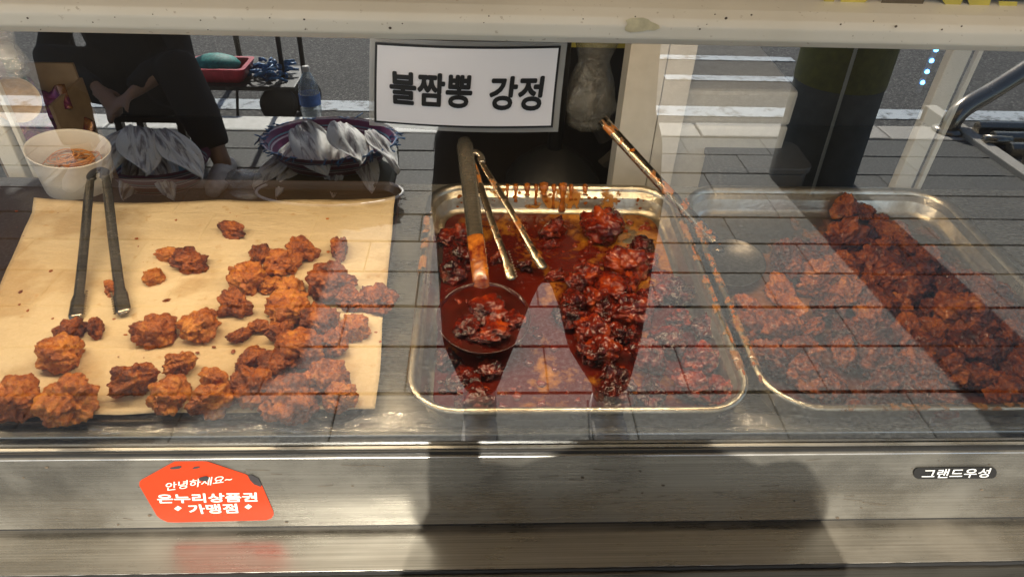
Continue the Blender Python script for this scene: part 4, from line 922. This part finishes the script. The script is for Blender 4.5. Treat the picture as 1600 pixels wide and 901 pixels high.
def photographer():
    """stands before the case, back to the sun, holding the phone"""
    t = empty('person', (.14, -.78, 0), 'person in black shirt, dark tapered trousers and white socks photographing the case', 'person'); inv = Matrix.Translation(-V((.14, -.78, 0)))
    def fix(o): o.matrix_parent_inverse = inv; return o
    Y = -.78; hip = V((.145, Y-.02, .86))
    kL, kR = V((.0, Y+.03, .44)), V((.29, Y+.03, .44)); aL, aR = V((.005, Y+.0, .09)), V((.345, Y, .09))
    b = MB()
    for h_, k_, a_ in ((V((.055,Y-.01,.84)), kL, aL), (V((.235,Y-.01,.84)), kR, aR)):
        b.tube([h_, h_.lerp(k_,.5), k_, k_.lerp(a_,.3)+V((0,-.02,0)), k_.lerp(a_,.7)+V((0,-.01,0)), a_, a_+V((0,.01,-.05))], [.085,.08,.058,.058,.042,.036,.04], 14)
        b.tube([a_+V((0,-.04,-.05)), a_+V((0,.03,-.045)), a_+V((0,.13,-.065))], [.036,.04,.03], 12)
    b.tube([V((.145,Y-.02,.80)), V((.145,Y-.02,.92)), V((.145,Y-.02,1.1)), V((.145,Y-.03,1.28)), V((.145,Y-.03,1.36))], [(.15,.10),(.16,.11),(.15,.105),(.175,.11),(.13,.08)], 16, up=(0,1,0))
    b.tube([V((.145,Y-.02,1.34)), V((.145,Y+.01,1.46))], [.055,.052], 12)
    head(b, V((.13, Y+.03, 1.55)), 0, R_(-35))
    for s in (-1, 1):
        sh = V((.145+s*.18, Y-.03, 1.31)); el = V((.145+s*.215, Y+.06, 1.10)); wr = V((.02+s*.085, Y+.20, 1.385))
        b.tube([sh, sh.lerp(el,.5), el, el.lerp(wr,.4), wr], [.05,.044,.038,.036,.025], 12)
        hand(b, wr, V((-s*.45, .25, .6)), V((-s*.3, .3, -.4)))
    fix(remesh(b.build('body', m_skin, t), .009, 4))
    # trousers: wide, tapering to the ankle
    s_ = MB()
    s_.tube([V((.145,Y-.02,.96)), V((.145,Y-.02,.84)), V((.145,Y-.01,.68)), V((.147,Y,.575))], [(.19,.13),(.235,.16),(.25,.17),(.24,.165)], 24, up=(0,1,0))
    s_.tube([V((.03,Y,.74)), V((.03,Y+.01,.555)), V((.012,Y+.02,.45)), V((.001,Y+.03,.345)), V((.004,Y+.02,.25)), V((.008,Y+.01,.185))], [(.13,.13),(.124,.14),(.104,.12),(.088,.10),(.062,.075),(.046,.055)], 18, up=(0,1,0))
    s_.tube([V((.265,Y,.74)), V((.268,Y+.01,.555)), V((.29,Y+.02,.45)), V((.302,Y+.03,.345)), V((.325,Y+.02,.25)), V((.342,Y+.01,.185))], [(.13,.13),(.124,.14),(.104,.12),(.09,.10),(.064,.075),(.047,.055)], 18, up=(0,1,0))
    fix(remesh(s_.build('trousers', m_cloth, t), .011, 3))
    sh_ = MB(); sh_.tube([V((.145,Y-.02,.88)), V((.145,Y-.02,1.0)), V((.145,Y-.02,1.15)), V((.145,Y-.03,1.28)), V((.145,Y-.03,1.36)), V((.145,Y-.025,1.40))], [(.215,.14),(.205,.135),(.20,.13),(.21,.13),(.16,.1),(.075,.07)], 20, up=(0,1,0))
    for s in (-1, 1): sh_.tube([V((.145+s*.15,Y-.03,1.33)), V((.145+s*.19,Y-.02,1.27)), V((.145+s*.225,Y+.055,1.11))], [.075,.072,.064], 14)
    fix(remesh(sh_.build('shirt', m_shirt, t), .012, 3))
    for a_, q in ((aL, -1), (aR, 1)):
        fix(MB().tube([a_+V((0,0,-.03)), a_+V((0,-.002,.03)), a_+V((0,-.004,.11))], [.045,.043,.047], 16).build('sock', m_sock, t, smooth=True))
        f = MB(); f.tube([a_+V((q*.0,-.085,-.052)), a_+V((0,-.05,-.045)), a_+V((0,.04,-.04)), a_+V((q*.01,.13,-.055)), a_+V((q*.012,.175,-.062))], [(.03,.032),(.04,.044),(.046,.047),(.045,.03),(.028,.018)], 16)
        o = fix(f.build('shoe', m_shoe, t, smooth=True)); so_ = MB().tube([a_+V((0,-.1,-.08)), a_+V((0,.04,-.08)), a_+V((q*.012,.185,-.08))], [(.036,.012),(.05,.012),(.03,.012)], 14, up=(0,0,1)).build('sole', m_sole, o); 
    hr = MB(); rot = Matrix.Rotation(R_(35), 3, 'X')
    hc = V((.13, Y+.03, 1.55)); rs = []
    for i in range(0, 9):
        tt = math.pi*.62*i/8+.05; rs.append([hc + Matrix.Rotation(-R_(35)*-1*-1, 3, 'X') @ V((.082*math.sin(tt)*math.cos(a), .10*math.sin(tt)*math.sin(a)-.012, .025+.108*math.cos(tt))) for a in [2*math.pi*j/20 for j in range(20)]])
    fix(hr.rings(rs).build('hair', m_hair, t, smooth=True))
    ph = tag(MB().box((-.04, -.004, -.082), (.04, .004, .082)).build('phone', m_black, bevel=.003), 'black phone held up by the person in tapered trousers', 'phone')
    ph.location = (0, -.56, 1.46); ph.rotation_euler = (Matrix.Rotation(-PITCH, 3, 'X') @ Matrix.Rotation(R_(90), 3, 'Y')).to_euler()
photographer()
def vendor():
    base = V((-1.52, -2.62, 0))
    t = empty('person', base, 'person in dark clothes and white trainers sitting low behind the baskets', 'person'); inv = Matrix.Translation(-base)
    def fix(o): o.matrix_parent_inverse = inv; return o
    b = MB(); H = base + V((0, -.05, .26))
    kn = [base+V((-.20,.25,.47)), base+V((.27,.23,.44))]; an = [base+V((-.17,.33,.09)), base+V((.42,.36,.09))]
    for k_, a_, s in zip(kn, an, (-1, 1)):
        b.tube([H+V((s*.1,0,0)), (H+V((s*.1,0,0))).lerp(k_,.5), k_, k_.lerp(a_,.4), a_, a_+V((0,0,-.05))], [.09,.085,.06,.055,.038,.04], 12)
        b.tube([a_+V((0,-.04,-.05)), a_+V((0,.12,-.065))], [.036,.03], 10)
    sp_ = [H+V((0,-.02,0)), H+V((0,.0,.2)), H+V((0,.06,.42)), H+V((0,.10,.52))]
    b.tube(sp_, [(.15,.11),(.15,.11),(.17,.1),(.1,.07)], 14, up=(0,1,0)); b.tube([H+V((0,.1,.5)), H+V((0,.14,.6))], .05, 10)
    head(b, H+V((0,.17,.70)), 0, R_(-25))
    for s, wr in ((-1, base+V((-.02,.34,.40))), (1, base+V((.12,.36,.38)))):
        sh = H+V((s*.18,.07,.45)); el = H+V((s*.27,.2,.2))
        b.tube([sh, sh.lerp(el,.5), el, el.lerp(wr,.5), wr], [.05,.045,.038,.034,.025], 10); hand(b, wr, V((-s*.6,.5,-.4)), V((0,0,-1)))
    fix(remesh(b.build('body', m_skin, t), .011, 4))
    c_ = MB()
    for k_, a_, s in zip(kn, an, (-1, 1)):
        c_.tube([H+V((s*.09,-.02,.02)), (H+V((s*.1,0,0))).lerp(k_,.5), k_, k_.lerp(a_,.5), k_.lerp(a_,.85)], [.13,.12,.09,.085,.065], 14)
    c_.tube([H+V((0,-.03,-.08)), H+V((0,.0,.2)), H+V((0,.06,.40)), H+V((0,.10,.53))], [(.22,.17),(.2,.15),(.21,.13),(.09,.08)], 16, up=(0,1,0))
    for s in (-1, 1): c_.tube([H+V((s*.15,.07,.46)), H+V((s*.23,.13,.33)), H+V((s*.275,.2,.2)), H+V((s*.16,.30,.17)), H+V((.05+s*.075,.385,.135))], [.07,.065,.055,.048,.042], 12)
    fix(remesh(c_.build('clothes', m_cloth, t), .013, 3))
    for a_ in an: fix(MB().tube([a_+V((0,-.085,-.052)), a_+V((0,-.05,-.045)), a_+V((0,.04,-.04)), a_+V((0,.13,-.055)), a_+V((0,.175,-.065))], [(.03,.032),(.04,.044),(.046,.047),(.045,.03),(.028,.02)], 14).build('shoe', m_shoe, t, smooth=True))
    hat = MB().lathe([(.0,.13),(.07,.125),(.1,.06),(.105,.0),(.19,-.03),(.192,-.025),(.108,.008),(.0,.13)], (0,0,0), 28).build('hat', m_cloth, t, smooth=True); hat.location = V((0,.16-.05,1.0)); 
    st_ = empty('low_stool', base+V((0,-.08,0)), 'low dark stool under the seated vendor', 'stool')
    MB().box((-.17,-.13,.13), (.17,.13,.16)).build('seat', m_board, st_, bevel=.006)
    for x in (-.14, .14):
        for y in (-.1, .1): MB().box((x-.016,y-.016,0), (x+.016,y+.016,.13)).build('leg', m_board, st_)
vendor()
# walking stick and bag beside the vendor
s_a, s_b = RY(105, 50, -2.75), RZ(150, 225, 0); o = MB().tube([s_b, V((s_a.x, s_a.y, s_a.z)), V((s_a.x-.05, s_a.y-.02, s_a.z+.3))], .02, 10).build('wooden_stick', m_board, smooth=True); tag(o, 'brown wooden stick leaning beside the seated vendor', 'stick')
